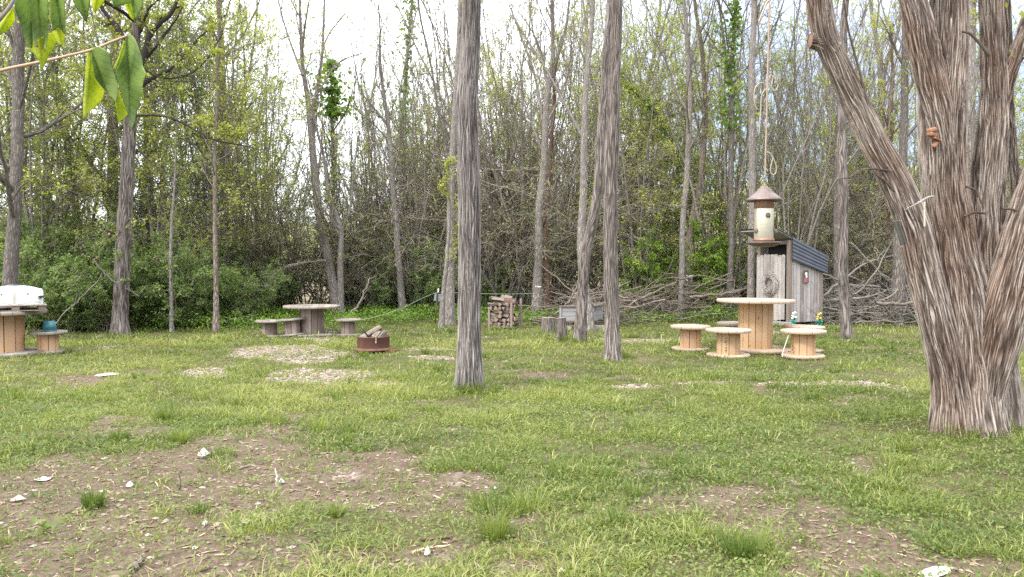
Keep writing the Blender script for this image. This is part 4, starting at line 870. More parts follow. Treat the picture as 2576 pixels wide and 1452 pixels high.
for k, (px, d, sc, lab) in enumerate([(1612, 18.9, .72, 'bright green leafy sapling right of furrowed brown trunk'), (1662, 19.2, .66, None), (1800, 18.9, .8, 'bright green leafy sapling left of the outhouse'), (1765, 19.6, .85, None), (1640, 20.3, .9, None), (1640, 22.5, 1.1, None), (1085, 20.6, .7, 'small bright sapling behind the sign'), (2000, 26, 1.3, None), (2160, 26, 1.3, None), (880, 21, .8, None)]):
    place('bright', k, px, d, sc, lab)
for k, (px, d, sc) in enumerate([(910, 25, .95), (965, 24, 1.05), (1040, 25, 1.), (1090, 24, 1.), (1240, 25, 1.1), (1300, 26, 1.2), (1420, 25, 1.15), (1650, 26, 1.1), (1960, 22, 1.), (2010, 23, 1.05), (2065, 22, 1.), (2130, 24, 1.1), (2180, 25, 1.), (640, 25, 1.1), (700, 26, 1.), (500, 26, 1.1), (1560, 28, 1.2), (2330, 25, 1.1), (2480, 24, 1.1), (2560, 20, 1.)]):
    place('stems', k, px, d, sc)
for k, (px, d, sc, kind) in enumerate([(1235, 23, .9, 1), (1330, 25, .9, 1), (1490, 24, 1., 1), (1610, 19.6, .95, 1), (1690, 21.5, 1., 1), (1810, 20.5, .95, 1), (1085, 23, .75, 1), (930, 25, .7, 1), (2010, 25, .9, 1), (2170, 24, .85, 1), (-40, 16.5, 1., 0), (110, 16.3, 1.05, 1), (390, 16.8, 1.05, 1), (570, 18.5, 1.05, 1), (85, 18, 1.05, 0), (165, 22, 1.1, 1), (250, 17.5, .95, 0), (420, 18.5, .9, 0), (520, 17.8, .85, 0), (610, 21, 1., 1), (660, 25, 1.05, 0), (10, 22, 1.2, 1), (1090, 27, .9, 1), (1600, 23, .95, 0), (1790, 23, 1., 0), (2480, 22, 1., 0), (2600, 19, 1., 1)]):
    place('leafy', kind, px, d, sc)
rs = random.Random(9)
for lo, hi, n, s0, s1 in ((860, 1050, 4, .85, 1.05), (1040, 1150, 3, 1.1, 1.4), (1190, 1560, 8, 1.1, 1.6), (1560, 1880, 2, 1.1, 1.5), (1930, 2330, 7, 1., 1.4), (2420, 2600, 2, 1., 1.4), (520, 700, 2, 1., 1.4)):
    for i in range(n): place('stems', rs.randrange(3), lo + (hi - lo) * (i + rs.random()) / n, rs.uniform(18.5, 28), rs.uniform(s0, s1))
rr = random.Random(5)
k = 0
for d0, d1, n in ((24, 30, 7), (31, 41, 9), (43, 62, 15)):
    for i in range(n):
        px = -150 + 2880 * (i + rr.uniform(-.35, .35) + .5) / n
        if 660 < px < 1000 and rr.random() < .6: continue
        if 1880 < px < 2420 and rr.random() < .75: continue
        d = rr.uniform(d0, d1)
        place('slender', [3, 1, 3, 4, 1][k % 5] if px < 620 else ([0, 2, 4, 1, 0][k % 5] if px < 1500 or px > 1900 else [1, 3, 1, 4, 0][k % 5]), px, d, rr.uniform(.8, 1.15)); k += 1
k = 0
for d0, d1, n in ((29, 36, 3), (38, 52, 9)):
    for i in range(n):
        px = -200 + 3000 * (i + rr.uniform(-.4, .4) + .5) / n
        place(['thicket', 'bush', 'thicket', 'bright'][k % 4], k // 2, px, rr.uniform(d0, d1), rr.uniform(1.2, 1.7)); k += 1

# wooded hill in the distance
def hill():
    xs = np.unique(np.concatenate([np.linspace(-260, 330, 240), np.linspace(-900, -260, 20), np.linspace(330, 1100, 20)])); ys = np.unique(np.concatenate([np.linspace(75, 260, 80), np.linspace(260, 1000, 30)]))
    X, Y = np.meshgrid(xs, ys, indexing='ij')
    Z = -1 + (8 + 13 * sstep(-20, 110, X)) * sstep(75, 200, Y) * (.75 + .5 * fbm(X / 60, Y / 60, 3)) + (10 + 30 * sstep(50, 350, X)) * sstep(220, 600, Y) + 3.2 * vnoise(X / 5, Y / 5) * sstep(75, 95, Y) + 1.5 * vnoise(X / 2.6, Y / 2.6)
    nx, ny = X.shape; i = np.arange(nx - 1)[:, None] * ny + np.arange(ny - 1)[None]
    mb = MB(); mb.add(np.stack([X, Y, Z], -1).reshape(-1, 3), np.stack([i, i + ny, i + ny + 1, i + 1], -1).reshape(-1, 4))
    m, nt = new_mat('spring_woodland_canopy'); N = NT(nt); pos = N.n('ShaderNodeNewGeometry').outputs['Position']
    N.pbr(N.ramp(N.noise(pos, .22, 7, .75), [(.32, (.10, .095, .06)), (.45, (.2, .2, .1)), (.56, (.25, .28, .11)), (.68, (.34, .35, .16))]), .95, spec=.1)
    tag(mb.build('hills', m), kind='structure')
hill()

# ------------------------------------------------------------------ cable spool tables and stools
def spool(name, label, cat, px, py, R, h, r, t=.045, wood='pine', fl='pine_flange', planks=14, rz=0., tilt=(0, 0), group=None, Rb=None, z=0.):
    c = gp(px, py); c[2] = z
    root = empty(name, c, label, cat, group, rz); root.rotation_euler = (tilt[0], tilt[1], rz)
    Rb = Rb or R * .95
    mb = MB(); lathe(mb, [(0.02, h - t), (R - .006, h - t), (R, h - t + .008), (R, h - .008), (R - .006, h), (0.02, h), (.02, h - .01)], 44, wob=.02)
    mb.build('top_flange', M[fl], root)
    mb = MB()
    for i in range(planks):
        a0, a1 = (i + .04) / planks * 6.2832, (i + .96) / planks * 6.2832
        rr_ = r * (1 + random.uniform(-.012, .012)); th = np.linspace(a0, a1, 4)
        o = np.stack([np.cos(th) * rr_, np.sin(th) * rr_], -1); q = np.stack([np.cos(th[::-1]) * (r - .025), np.sin(th[::-1]) * (r - .025)], -1)
        ring = np.vstack([o, q]); n = 8
        V = np.vstack([np.c_[ring, np.full(n, t - .002)], np.c_[ring, np.full(n, h - t + .002)]])
        mb.add(V, [[k, (k + 1) % n, (k + 1) % n + n, k + n] for k in range(n)], 0, None, random.random(), False)
    dr = mb.build('drum', M[wood], root)
    mb = MB(); lathe(mb, [(0.02, t), (Rb - .006, t), (Rb, t - .008), (Rb, .0), (0.02, -.01)], 44, wob=.02)
    mb.build('bottom_flange', M[fl], root)
    return root, dr, c
G_P, G_G = 'pine spool stools round the tall spool table', 'grey spool stools round the weathered table'
spool('spool_table', 'tall pale pine cable spool table before the outhouse', 'table', 1899, 882, .58, .785, .255, .045, planks=16, rz=.5, tilt=(0, .008))
spool('spool_stool', 'pine spool stool standing left of the tall pine table', 'stool', 1737, 880.7, .303, .378, .158, .042, 'pine_pink', planks=9, rz=.2, group=G_P)
sB, dB, cB = spool('spool_stool', 'pine spool stool with black stencil marks, in front of the pine table', 'stool', 1832, 897, .32, .395, .164, .04, 'pine', planks=10, rz=.1, group=G_P)
sC, dC, cC = spool('spool_stool', 'pine spool stool right of the table with scribbled drum', 'stool', 2020, 899, .31, .39, .165, .042, 'pine_pink', planks=10, rz=.9, group=G_P)
spool('spool_stool', 'spool stool mostly hidden behind the scribbled pine stool', 'stool', 2020, 884, .307, .39, .16, .04, 'pine_pink', planks=10, rz=.3, group=G_P, tilt=(0, .03))
spool('spool_stool', 'spool stool mostly hidden behind the tall pine table', 'stool', 1851, 866, .31, .36, .16, .05, 'grey_wood', 'grey_flange', planks=10, rz=.3, group=G_P)
spool('spool_table', 'pink toned spool table carrying the water tank', 'table', 5, 893, .58, .655, .29, .055, 'pine_pink', 'grey_flange', planks=12, rz=.15)
spool('spool_stool', 'small spool stool with the teal tub on top', 'stool', 121, 888, .26, .325, .143, .04, 'pine_pink', 'grey_flange', planks=9, rz=.4)
spool('spool_table', 'weathered grey spool table behind the fire ring', 'table', 785, 843, .52, .55, .22, .04, 'grey_wood', 'grey_flange', planks=12, rz=.2)
spool('spool_stool', 'leftmost weathered grey spool stool, standing straight', 'stool', 678, 847, .257, .298, .132, .035, 'grey_wood', 'grey_flange', planks=9, rz=.3, group=G_G)
spool('spool_stool', 'tilted weathered grey spool stool before the grey table', 'stool', 737, 846.5, .255, .31, .14, .035, 'grey_wood', 'grey_flange', planks=9, rz=0, tilt=(0, -.085), group=G_G, z=.02)
spool('spool_stool', 'weathered grey spool stool at the right of the grey table', 'stool', 875, 844, .253, .305, .132, .035, 'grey_wood', 'grey_flange', planks=9, rz=1., group=G_G)
# stencil strokes on the front stool, scribble on the right stool
def strokes(L, d, parent, root, r=.0035):
    mb = MB()
    for pts in L:
        q = np.array([at(px, py, d(px)) for px, py in pts]); tubes(mb, q[None], np.full((1, len(q)), r), 4, 0, .5)
    o = mb.build('stencil_mark', [M['ink']], None, (0, 0, 0)); o.parent = parent
    Mw = Matrix.LocRotScale(Vector(root.location), root.rotation_euler, None); o.matrix_parent_inverse = Mw.inverted()
def dcyl(c, r):
    cx = proj(c[0], c[1])[0]
    def f(px):
        u = (px - cx) / F * c[1]; return c[1] - math.sqrt(max(r * r - u * u, 0)) - .001
    return f
strokes([[(1824, 851), (1828, 851)], [(1826, 851), (1826, 854)], [(1823, 857), (1829, 857)], [(1824, 860), (1828, 860)], [(1824, 860), (1824, 862.5), (1828, 862.5)], [(1825, 866), (1828, 868), (1825, 870)], [(1823.5, 874), (1828, 874), (1828, 877), (1824, 877)], [(1824, 881), (1828, 884)], [(1828, 880.5), (1824, 884)], [(1826, 887), (1826, 889)]], dcyl(cB, .168), dB, sB)
strokes([[(1991, 865), (1994, 871), (1991, 874)], [(1994, 867), (1996, 876), (1992, 880)], [(1993, 880), (1997, 886), (1995, 889)]], dcyl(cC, .169), dC, sC, .003)
q = crom(np.array([[*at(1985.5, 838, 11.06), 0], [*at(1981, 852, 11.0), 0], [*at(1974, 872, 10.95), 0], [*at(1968.5, 890, 10.93), 0], [*at(1968, 898, 10.92), 0]]), 14)
mb = MB(); tubes(mb, q[None, :, :3], np.full((1, 14), .006), 6); tag(mb.build('cord', M['rope'], None, q[0, :3]), 'pale cord hanging from the scribbled pine stool to the grass', 'cord')

# water tank on a pallet
tb = gp(5, 893); tz = .655
ps = tb[1] / F
prt = empty('pallet', ((38 - 1288) * ps, tb[1], tz), 'grey wooden pallet lying under the white water tank', 'pallet', None, .56)
xr, xl = 79 * ps * .84, -82 * ps * .84
mb = MB()
for i in range(6): box(mb, ((xl + xr) / 2, -.36 + i * .145, .08), (xr - xl, .12, .016), None, 0)
mb.build('deck_board', M['grey_wood'], prt)
mb = MB()
for i in (-.36, 0, .36): box(mb, ((xl + xr) / 2, i, .008), (xr - xl, .1, .016), None, 0)
mb.build('bottom_board', M['grey_wood'], prt)
for i in (-.36, 0, .36):
    for xx in (xl + .06, 0., xr - .06):
        mb = MB(); box(mb, (xx, i, .044), (.1, .09, .055), None, 0); mb.build('block', M['shed_brown'], prt)
tk = empty('water_tank', (prt.location[0], prt.location[1], tz + .089), 'milky white plastic water tank strapped on the pallet', 'tank', None, .56)
bm = bmesh.new(); W, D, Ht = .345, .32, .265
prof = [(1, 1, 0), (1, 1, .68), (.96, .96, .8), (.6, .6, .93), (.3, .35, 1.), (.25, .3, 1.0)]
rings = []
for sx, sy, z in prof:
    ring = []
    for i in range(32):
        a = i / 32 * 6.2832; ca, sa = math.cos(a), math.sin(a); n = 6
        k = (abs(ca) ** n + abs(sa) ** n) ** (-1 / n)
        ring.append(bm.verts.new((ca * k * W * sx, sa * k * D * sy, z * Ht)))
    rings.append(ring)
for a, b in zip(rings, rings[1:]):
    for i in range(32): bm.faces.new((a[i], a[(i + 1) % 32], b[(i + 1) % 32], b[i]))
bm.faces.new(rings[-1])
mb = MB(); mb.addbm(bm, 0, 0, True); mb.build('body', M['white_plastic'], tk)
mb = MB(); lathe(mb, [(.085, Ht - .015), (.085, Ht + .018), (.078, Ht + .024), (0.001, Ht + .024)], 24); mb.build('lid', M['black_plastic'], tk)
for xx in (-.15, .17):
    mb = MB(); box(mb, (xx - .02, -D - .004, .155), (.014, .012, .03), None, 0); mb.build('buckle', M['black_plastic'], tk)
mb = MB(); box(mb, (W - .03, -D + .03, .11), (.07, .08, .03), None, 0); mb.build('fitting', M['black_plastic'], tk)
for dx in (-.012, .012):
    mb = MB(); q = np.array([[dx - .015, -D - .01, -.06], [dx - .015, -D - .01, .1], [dx - .01, -D - .012, .19], [dx, -D * .95, .225], [dx, -.2, .262]]); tubes(mb, crom(q, 16)[None], np.full((1, 16), .007), 6); mb.build('strap', M['rope'], tk)
for s in (-1, 1):
    mb = MB(); q = np.array([[-.01, -D - .012, .0], [s * .12, -D - .01, .03], [s * .22, -D - .01, .045], [s * .32, -D + .02, .04]]); tubes(mb, crom(q, 14)[None], np.full((1, 14), .005), 5); mb.build('tie_rope', M['rope'], tk)
# teal tub, upside down on the stool
c = gp(121, 888); tt = empty('plastic_tub', (c[0] + .03, c[1], .326), 'teal plastic tub upside down on the small stool', 'tub', None, .5)
bm = bmesh.new(); bmesh.ops.create_cube(bm, size=1)
for v in bm.verts:
    k = 1 if v.co.z < 0 else .86
    v.co = (v.co.x * .18 * k, v.co.y * .16 * k, (v.co.z + .5) * .15)
bmesh.ops.bevel(bm, geom=bm.edges[:], offset=.014, segments=3, affect='EDGES'); mb = MB(); mb.addbm(bm, 0, 0, True); mb.build('body', M['teal'], tt)
bm = bmesh.new(); bmesh.ops.create_cube(bm, size=1); bmesh.ops.scale(bm, vec=(.19, .17, .016), verts=bm.verts); bmesh.ops.translate(bm, vec=(0, 0, .01), verts=bm.verts)
bmesh.ops.bevel(bm, geom=bm.edges[:], offset=.005, segments=2, affect='EDGES'); mb = MB(); mb.addbm(bm, 0, 0, True); mb.build('rim', M['teal'], tt)

# ------------------------------------------------------------------ fire ring
c = gp(939.5, 884); fr = empty('fire_ring', (c[0], c[1], .03), 'rusty steel wheel rim used as fire pit', 'fire pit')
mb = MB(); lathe(mb, [(.243, .02), (.243, .19), (.25, .197), (.243, .204), (.233, .2), (.233, .03)], 48); mb.build('rim', M['rust'], fr)
mb = MB(); lathe(mb, [(.243, .035), (.262, .03), (.288, .014), (.292, .002), (.28, -.004), (.24, 0.004)], 48); mb.build('flange', M['rust_light'], fr)
mb = MB(); lathe(mb, [(.001, .06), (.235, .05)], 24); mb.build('ash_bed', m_plain('grey_ash', (.2, .18, .17), .95, 0, .4, 20), fr)
mb = MB(); box(mb, (.082, -.245, .155), (.016, .02, .075), None, 0); box(mb, (.082, -.256, .13), (.022, .012, .03), None, 0); mb.build('latch', M['brass'], fr)
for i, (x, y, rz) in enumerate(((-.15, -.1, .2), (.25, -.06, -.3), (-.1, .2, .5), (.2, .15, 1.))):
    tag((lambda mb: (box(mb, (c[0] + x, c[1] + y, .015), (.2, .1, .045), Matrix.Rotation(rz, 3, 'Z'), 0), mb.build('brick', M['brick'], None, (c[0] + x, c[1] + y, 0)))[1])(MB()), 'red brick supporting the rusty fire ring', 'brick', 'bricks under the fire ring')
def log(p0, p1, r, label, group=None, split=True, bark='bark_grey', cut='cutgrey', seed=0, name='firewood_log'):
    rng = np.random.default_rng(seed + 400); p0, p1 = np.array(p0, float), np.array(p1, float)
    t = norm(p1 - p0); a = norm(np.cross(t, [.3, .2, 1.])); b = np.cross(t, a)
    n = 11; th = np.linspace(0, 6.2832, n, endpoint=False) + rng.random() * 6
    rad = r * (1 + rng.normal(0, .07, n))
    if split:
        rad = r * np.minimum(1.15, .62 / np.maximum(np.abs(np.cos((th - th[0]) % 2.09 - 1.05)), .3)) * (1 + rng.normal(0, .05, n))
    K = 5; S = np.linspace(0, 1, K)[:, None, None]
    ring = (a * np.cos(th)[:, None] + b * np.sin(th)[:, None]) * rad[:, None]
    V = p0 + (p1 - p0) * S + ring[None] * (1 + rng.normal(0, .03, (K, 1, 1)))
    i = np.arange(K - 1)[:, None] * n; j = np.arange(n)[None]
    mb = MB(); bark_ = np.stack([np.cos(th)[None] * r + 0 * S[..., 0], np.sin(th)[None] * r + 0 * S[..., 0], S[..., 0] * np.linalg.norm(p1 - p0) + 0 * th[None]], -1)
    mb.add(V.reshape(-1, 3), np.stack([i + j, i + (j + 1) % n, i + (j + 1) % n + n, i + j + n], -1).reshape(-1, 4), 0, bark_ + seed, None, False)
    for e, f in ((0, -1), (K - 1, 1)):
        mb.add(np.vstack([V[e], V[e].mean(0) + t * f * .003]), [[k, (k + 1) % n, n] for k in range(n)], 1, None, None, False)
    o = mb.build(name, [M[bark], M[cut]], None, (p0 + p1) / 2); tag(o, label, 'log', group); return o
log((c[0] - .17, c[1] - .05, .2), (c[0] + .11, c[1] + .05, .36), .05, 'pale split log slanting up out of the fire ring', None, True, 'twig_pale', 'cutwood', 1)
log((c[0] + .03, c[1] - .1, .21), (c[0] + .08, c[1] + .02, .29), .05, 'pale log leaning in the middle of the fire ring', None, True, 'twig_pale', 'cutwood', 2)
log((c[0] + .09, c[1] - .08, .19), (c[0] + .17, c[1] + .04, .29), .055, 'whitish split log at the right in the fire ring', None, True, 'twig_pale', 'white_stone', 3)
log((c[0] - .2, c[1] - .1, .215), (c[0] - .05, c[1] - .15, .2), .028, 'small grey stick lying on the fire ring rim', None, False, 'bark_grey', 'cutgrey', 4)
q = np.array([at(931, 853, 11.8), at(917, 835, 11.75), at(911, 825, 11.72)]); mb = MB(); tubes(mb, q[None], np.full((1, 3), .011), 8, cap=True)
tag(mb.build('poker', M['black_plastic'], None, q[0]), 'black poker rod leaning out of the fire ring', 'poker')

# ------------------------------------------------------------------ firewood rack, stumps, crate
ck = gp(1286.5, 829); ang = .44
ux, uy = np.array([-math.cos(ang), math.sin(ang), 0]), np.array([math.sin(ang), math.cos(ang), 0])   # along the front face, and into the rack
Wd, Dp, Hh = .5, .46, .55
rk = empty('firewood_rack', ck, 'small wooden rack heaped with split firewood', 'rack')
rot = Matrix(np.array([ux, uy, [0, 0, 1]]).T.tolist()).to_3x3()
for i, (u, v, h) in enumerate(((0, 0, .54), (Wd, 0, .44), (0, Dp, .6), (Wd, Dp, .5))):
    mb = MB(); p = ux * u + uy * v; box(mb, tuple(p + np.array([0, 0, h / 2])), (.045, .035, h), rot, 0, .6); mb.build('post', M['grey_wood'], rk)
for v in (.03, Dp - .03):
    mb = MB(); p = ux * Wd / 2 + uy * v; box(mb, tuple(p + np.array([0, 0, .05])), (Wd, .04, .05), rot, 0); mb.build('rail', M['grey_wood'], rk)
k = 0; rr = random.Random(11)
for row in range(6):
    for col in range(5):
        u = .06 + col * .096 + rr.uniform(-.012, .012); z = .105 + row * .078 + rr.uniform(-.008, .008)
        along = rr.random() < .5
        b0 = ck + ux * u + np.array([0, 0, z])
        if along: p0, p1 = b0 + uy * .02 - ux * .09, b0 + uy * rr.uniform(.02, .1) + ux * .09 + np.array([0, 0, rr.uniform(-.03, .03)])
        else: p0, p1 = b0 - uy * rr.uniform(0, .05), b0 + uy * (Dp - rr.uniform(.0, .06))
        sp_ = rr.random() < .75
        log(p0, p1, rr.uniform(.036, .05), 'split firewood piece stacked in the rack' if sp_ else 'round firewood log stacked in the rack', 'firewood stacked in the rack', sp_, ['bark_brown', 'bark_red', 'bark_grey'][k % 3], ['cutgrey', 'cutlog', 'cutgrey'][k % 3], 20 + k); k += 1
for i, (u, v, z, lab, cut, yaw) in enumerate(((.3, .02, .585, 'pale split log lying across the top of the woodpile', 'twig_pale', .1), (.12, .05, .57, 'brown split log on the right top of the woodpile', 'bark_red', -.2), (.4, .1, .6, 'whitish split piece at the top left of the woodpile', 'twig_pale', .5), (.22, .22, .6, 'tan split piece topping the middle of the woodpile', 'twig_pale', .2), (.06, .25, .55, 'grey log slanting over the right side of the woodpile', 'bark_grey', 1.3))):
    p = ck + ux * u + uy * v + np.array([0, 0, z]); dv = ux * math.cos(yaw) * .13 + uy * math.sin(yaw) * .13
    log(p - dv, p + dv + np.array([0, 0, .02]), .05, lab, 'firewood stacked in the rack', True, cut, 'cutwood', 70 + i)
for i in range(5):      # ends seen through the open right side
    z = .12 + i * .085; p = ck - ux * .0 + uy * (.08 + .07 * (i % 3)) + np.array([0, 0, z])
    log(p, p + ux * .16, .045, 'short log facing the open right side of the rack', 'firewood stacked in the rack', i % 2 == 0, 'bark_brown', 'cutwood', 90 + i)
def stump(px0, py0, px1, py1, d, r, label, bark, seed):
    a, b = at(px0, py0, d), at(px1, py1, d); a[2] = -.03
    root = empty('stump', (a[0], a[1], 0), label, 'stump'); mb = MB()
    rows = np.array([[*a, r * 1.12], [*(a * .5 + b * .5), r], [*b, r * .97]])
    P, R = bark_tube(mb, rows, cell=.022, fv=5, amp=.012, seed=seed, dv=.025); mb.build('trunk', M[bark], root, (a[0], a[1], 0))
    mb = MB(); t = norm(b - a); s = norm(np.cross(t, [0, 1., 0])); v = np.cross(t, s); th = np.linspace(0, 6.2832, 24, endpoint=False)
    mb.add(np.vstack([b + t * .006, b + (s * np.cos(th)[:, None] + v * np.sin(th)[:, None]) * r * .99]), [[0, 1 + k, 1 + (k + 1) % 24] for k in range(24)], 0, None, 0, False)
    mb.build('cut_top', M['cutgrey'], root, (a[0], a[1], 0)); return root
stump(1380, 836, 1379.5, 799, 15.2, .132, 'short wide stump with greenery on top', 'bark_mid', 61)
stump(1416.5, 863, 1409.8, 800, 13.2, .088, 'slim upright log post leaning left, before the grey crate', 'bark_mid', 67)
# grey crate on pallet and blocks
cc = gp(1491, 834); ca = .12
vx, vy = np.array([-math.cos(ca), -math.sin(ca) * .2, 0]), np.array([.5, .87, 0])
cr = empty('wooden_crate', (cc[0], cc[1], 0), 'grey boarded crate raised on blocks behind the leaning tree', 'crate')
vx = norm(np.array([-1., .06, 0])); vy = norm(np.array([.38, .92, 0])); rotc = Matrix(np.array([vx, np.array([-vx[1], vx[0], 0]) * -1, [0, 0, 1]]).T.tolist()).to_3x3()
Wc, Dc, z0, z1 = .63, .62, .2, .48
def panel(o, u, w, z0, z1, n, name, mat, th=.022):
    mb = MB(); nrm_ = norm(np.cross(u, [0, 0, 1.])); R_ = Matrix(np.array([u, nrm_, [0, 0, 1]]).T.tolist()).to_3x3()
    for i in range(n):
        hh = (z1 - z0) / n; box(mb, tuple(o + u * w / 2 + np.array([0, 0, z0 + hh * (i + .5)])), (w, th, hh - .004), R_, 0)
    return mb.build(name, M[mat], cr)
O = np.zeros(3)
panel(O, vx, Wc, z0, z1, 3, 'front_panel', 'crate_wood'); panel(O, vy, Dc, z0, z1, 3, 'side_panel', 'crate_wood'); panel(vx * Wc, vy, Dc, z0, z1, 3, 'side_panel', 'crate_wood'); panel(vy * Dc, vx, Wc, z0, z1, 3, 'back_panel', 'crate_wood')
for p in (O, vx * Wc, vy * Dc):
    mb = MB(); box(mb, tuple(p + np.array([0, -.02, (z0 + z1) / 2])), (.04, .03, z1 - z0 + .02), rotc, 0, .9); mb.build('corner_post', M['crate_wood'], cr)
for p, u, w in ((O - np.array([0, .012, 0]), vx, Wc), (O, vy, Dc)):
    mb = MB(); nn = norm(np.cross(u, [0, 0, 1.])); box(mb, tuple(p + u * w / 2 + np.array([0, 0, z1 + .014])), (w + .06, .07, .024), Matrix(np.array([u, nn, [0, 0, 1]]).T.tolist()).to_3x3(), 0, .95); mb.build('rim_board', M['twig_pale'], cr)
mb = MB(); box(mb, tuple(vx * Wc / 2 + vy * .3 + np.array([0, .1, z1 - .03])), (Wc, .5, .03), rotc, 0); mb.build('lid', M['grey_wood'], cr)
pl = empty('pallet', (cc[0], cc[1], .1), 'low grey pallet under the boarded crate', 'pallet')
mb = MB()
for v in (.05, .32, .58):
    p = vx * Wc / 2 + vy * v; box(mb, tuple(p + np.array([0, 0, .085])), (Wc + .02, .09, .02), rotc, 0)
mb.build('deck_board', M['grey_wood'], pl)
mb = MB()
for v in (.05, .58):
    p = vx * Wc / 2 + vy * v; box(mb, tuple(p + np.array([0, 0, .012])), (Wc + .02, .09, .02), rotc, 0)
mb.build('bottom_board', M['grey_wood'], pl)
for u in (.04, .32, .6):
    mb = MB(); p = vx * u + vy * .05; box(mb, tuple(p + np.array([0, .0, .048])), (.07, .08, .05), rotc, 0); mb.build('block', M['pine'], pl)
for (u, v, w, lab) in ((-.05, .25, .3, 'pale concrete block under the right end of the crate'), (.55, .1, .2, 'dark shaded block under the left end of the crate')):
    p = cc + vx * u + vy * v; mb = MB(); box(mb, (p[0], p[1], .048), (w, .2, .1), rotc, 0); tag(mb.build('concrete_block', M['concrete'], None, (p[0], p[1], 0)), lab, 'block')

# brush heaps
def brush(x0, x1, y0, y1, top, n, seed, label, mat='twig_pale', big=.02):
    rng = np.random.default_rng(seed); mb = MB()
    x = rng.uniform(x0, x1, n); y = rng.uniform(y0, y1, n)
    env = np.clip(1 - np.abs((x - (x0 + x1) / 2) / ((x1 - x0) / 2)) ** 4, .15, 1) * (.55 + .6 * vnoise(x * .9 + seed, x * 0))
    z = .03 + top * env * rng.random(n) ** 1.2
    a = rng.normal(0, .55, n) + np.where(rng.random(n) < .5, 0, 3.14)
    D = np.stack([np.cos(a), np.sin(a) * .7, rng.normal(0, .22, n)], -1)
    L = .6 + 1.8 * rng.random(n) ** 1.5
    P = wander_lines(rng, np.stack([x, y, z], -1) - D * L[:, None] * .5, D, L, 9, .16, 0); P[..., 2] = np.abs(P[..., 2])
    R = taper(big * (.35 + .9 * rng.random(n) ** 2), 9, .35); tubes(mb, P, R, 6)
    p, d, l, r = spawn(rng, P, R, 3, .2, .95, (.4, 1.), .4, .6); P2 = wander_lines(rng, p, d, l, 6, .2, -.02); P2[..., 2] = np.abs(P2[..., 2]); R2 = taper(np.maximum(r, .004), 6, .4); tubes(mb, P2, R2, 4)
    p, d, l, r = spawn(rng, P2, R2, 2, .2, .95, (.4, 1.), .5, .7); P3 = wander_lines(rng, p, d, l, 4, .2, 0); P3[..., 2] = np.abs(P3[..., 2]); tubes(mb, P3, taper(np.maximum(r, .003), 4, .5), 3)
    o = mb.build('brush_heap', M[mat], None, ((x0 + x1) / 2, (y0 + y1) / 2, 0)); tag(o, label, 'brush heap'); return o
X = lambda px, d: (px - CX) / F * d
brush(X(1540, 18), X(1900, 18), 17.4, 19.2, .95, 150, 3, 'long heap of dead branches behind the pine stools')
brush(X(1385, 17), X(1560, 17), 16.4, 17.6, .95, 90, 4, 'heap of grey sticks piled behind the grey crate')
brush(X(2050, 17), X(2350, 17), 16.4, 18.6, .85, 150, 5, 'heap of dark tangled branches between outhouse and big tree', 'twig_grey', .024)
brush(X(2360, 16), X(2700, 16), 16, 18, .6, 50, 6, 'low heap of branches behind the big tree', 'twig_grey')
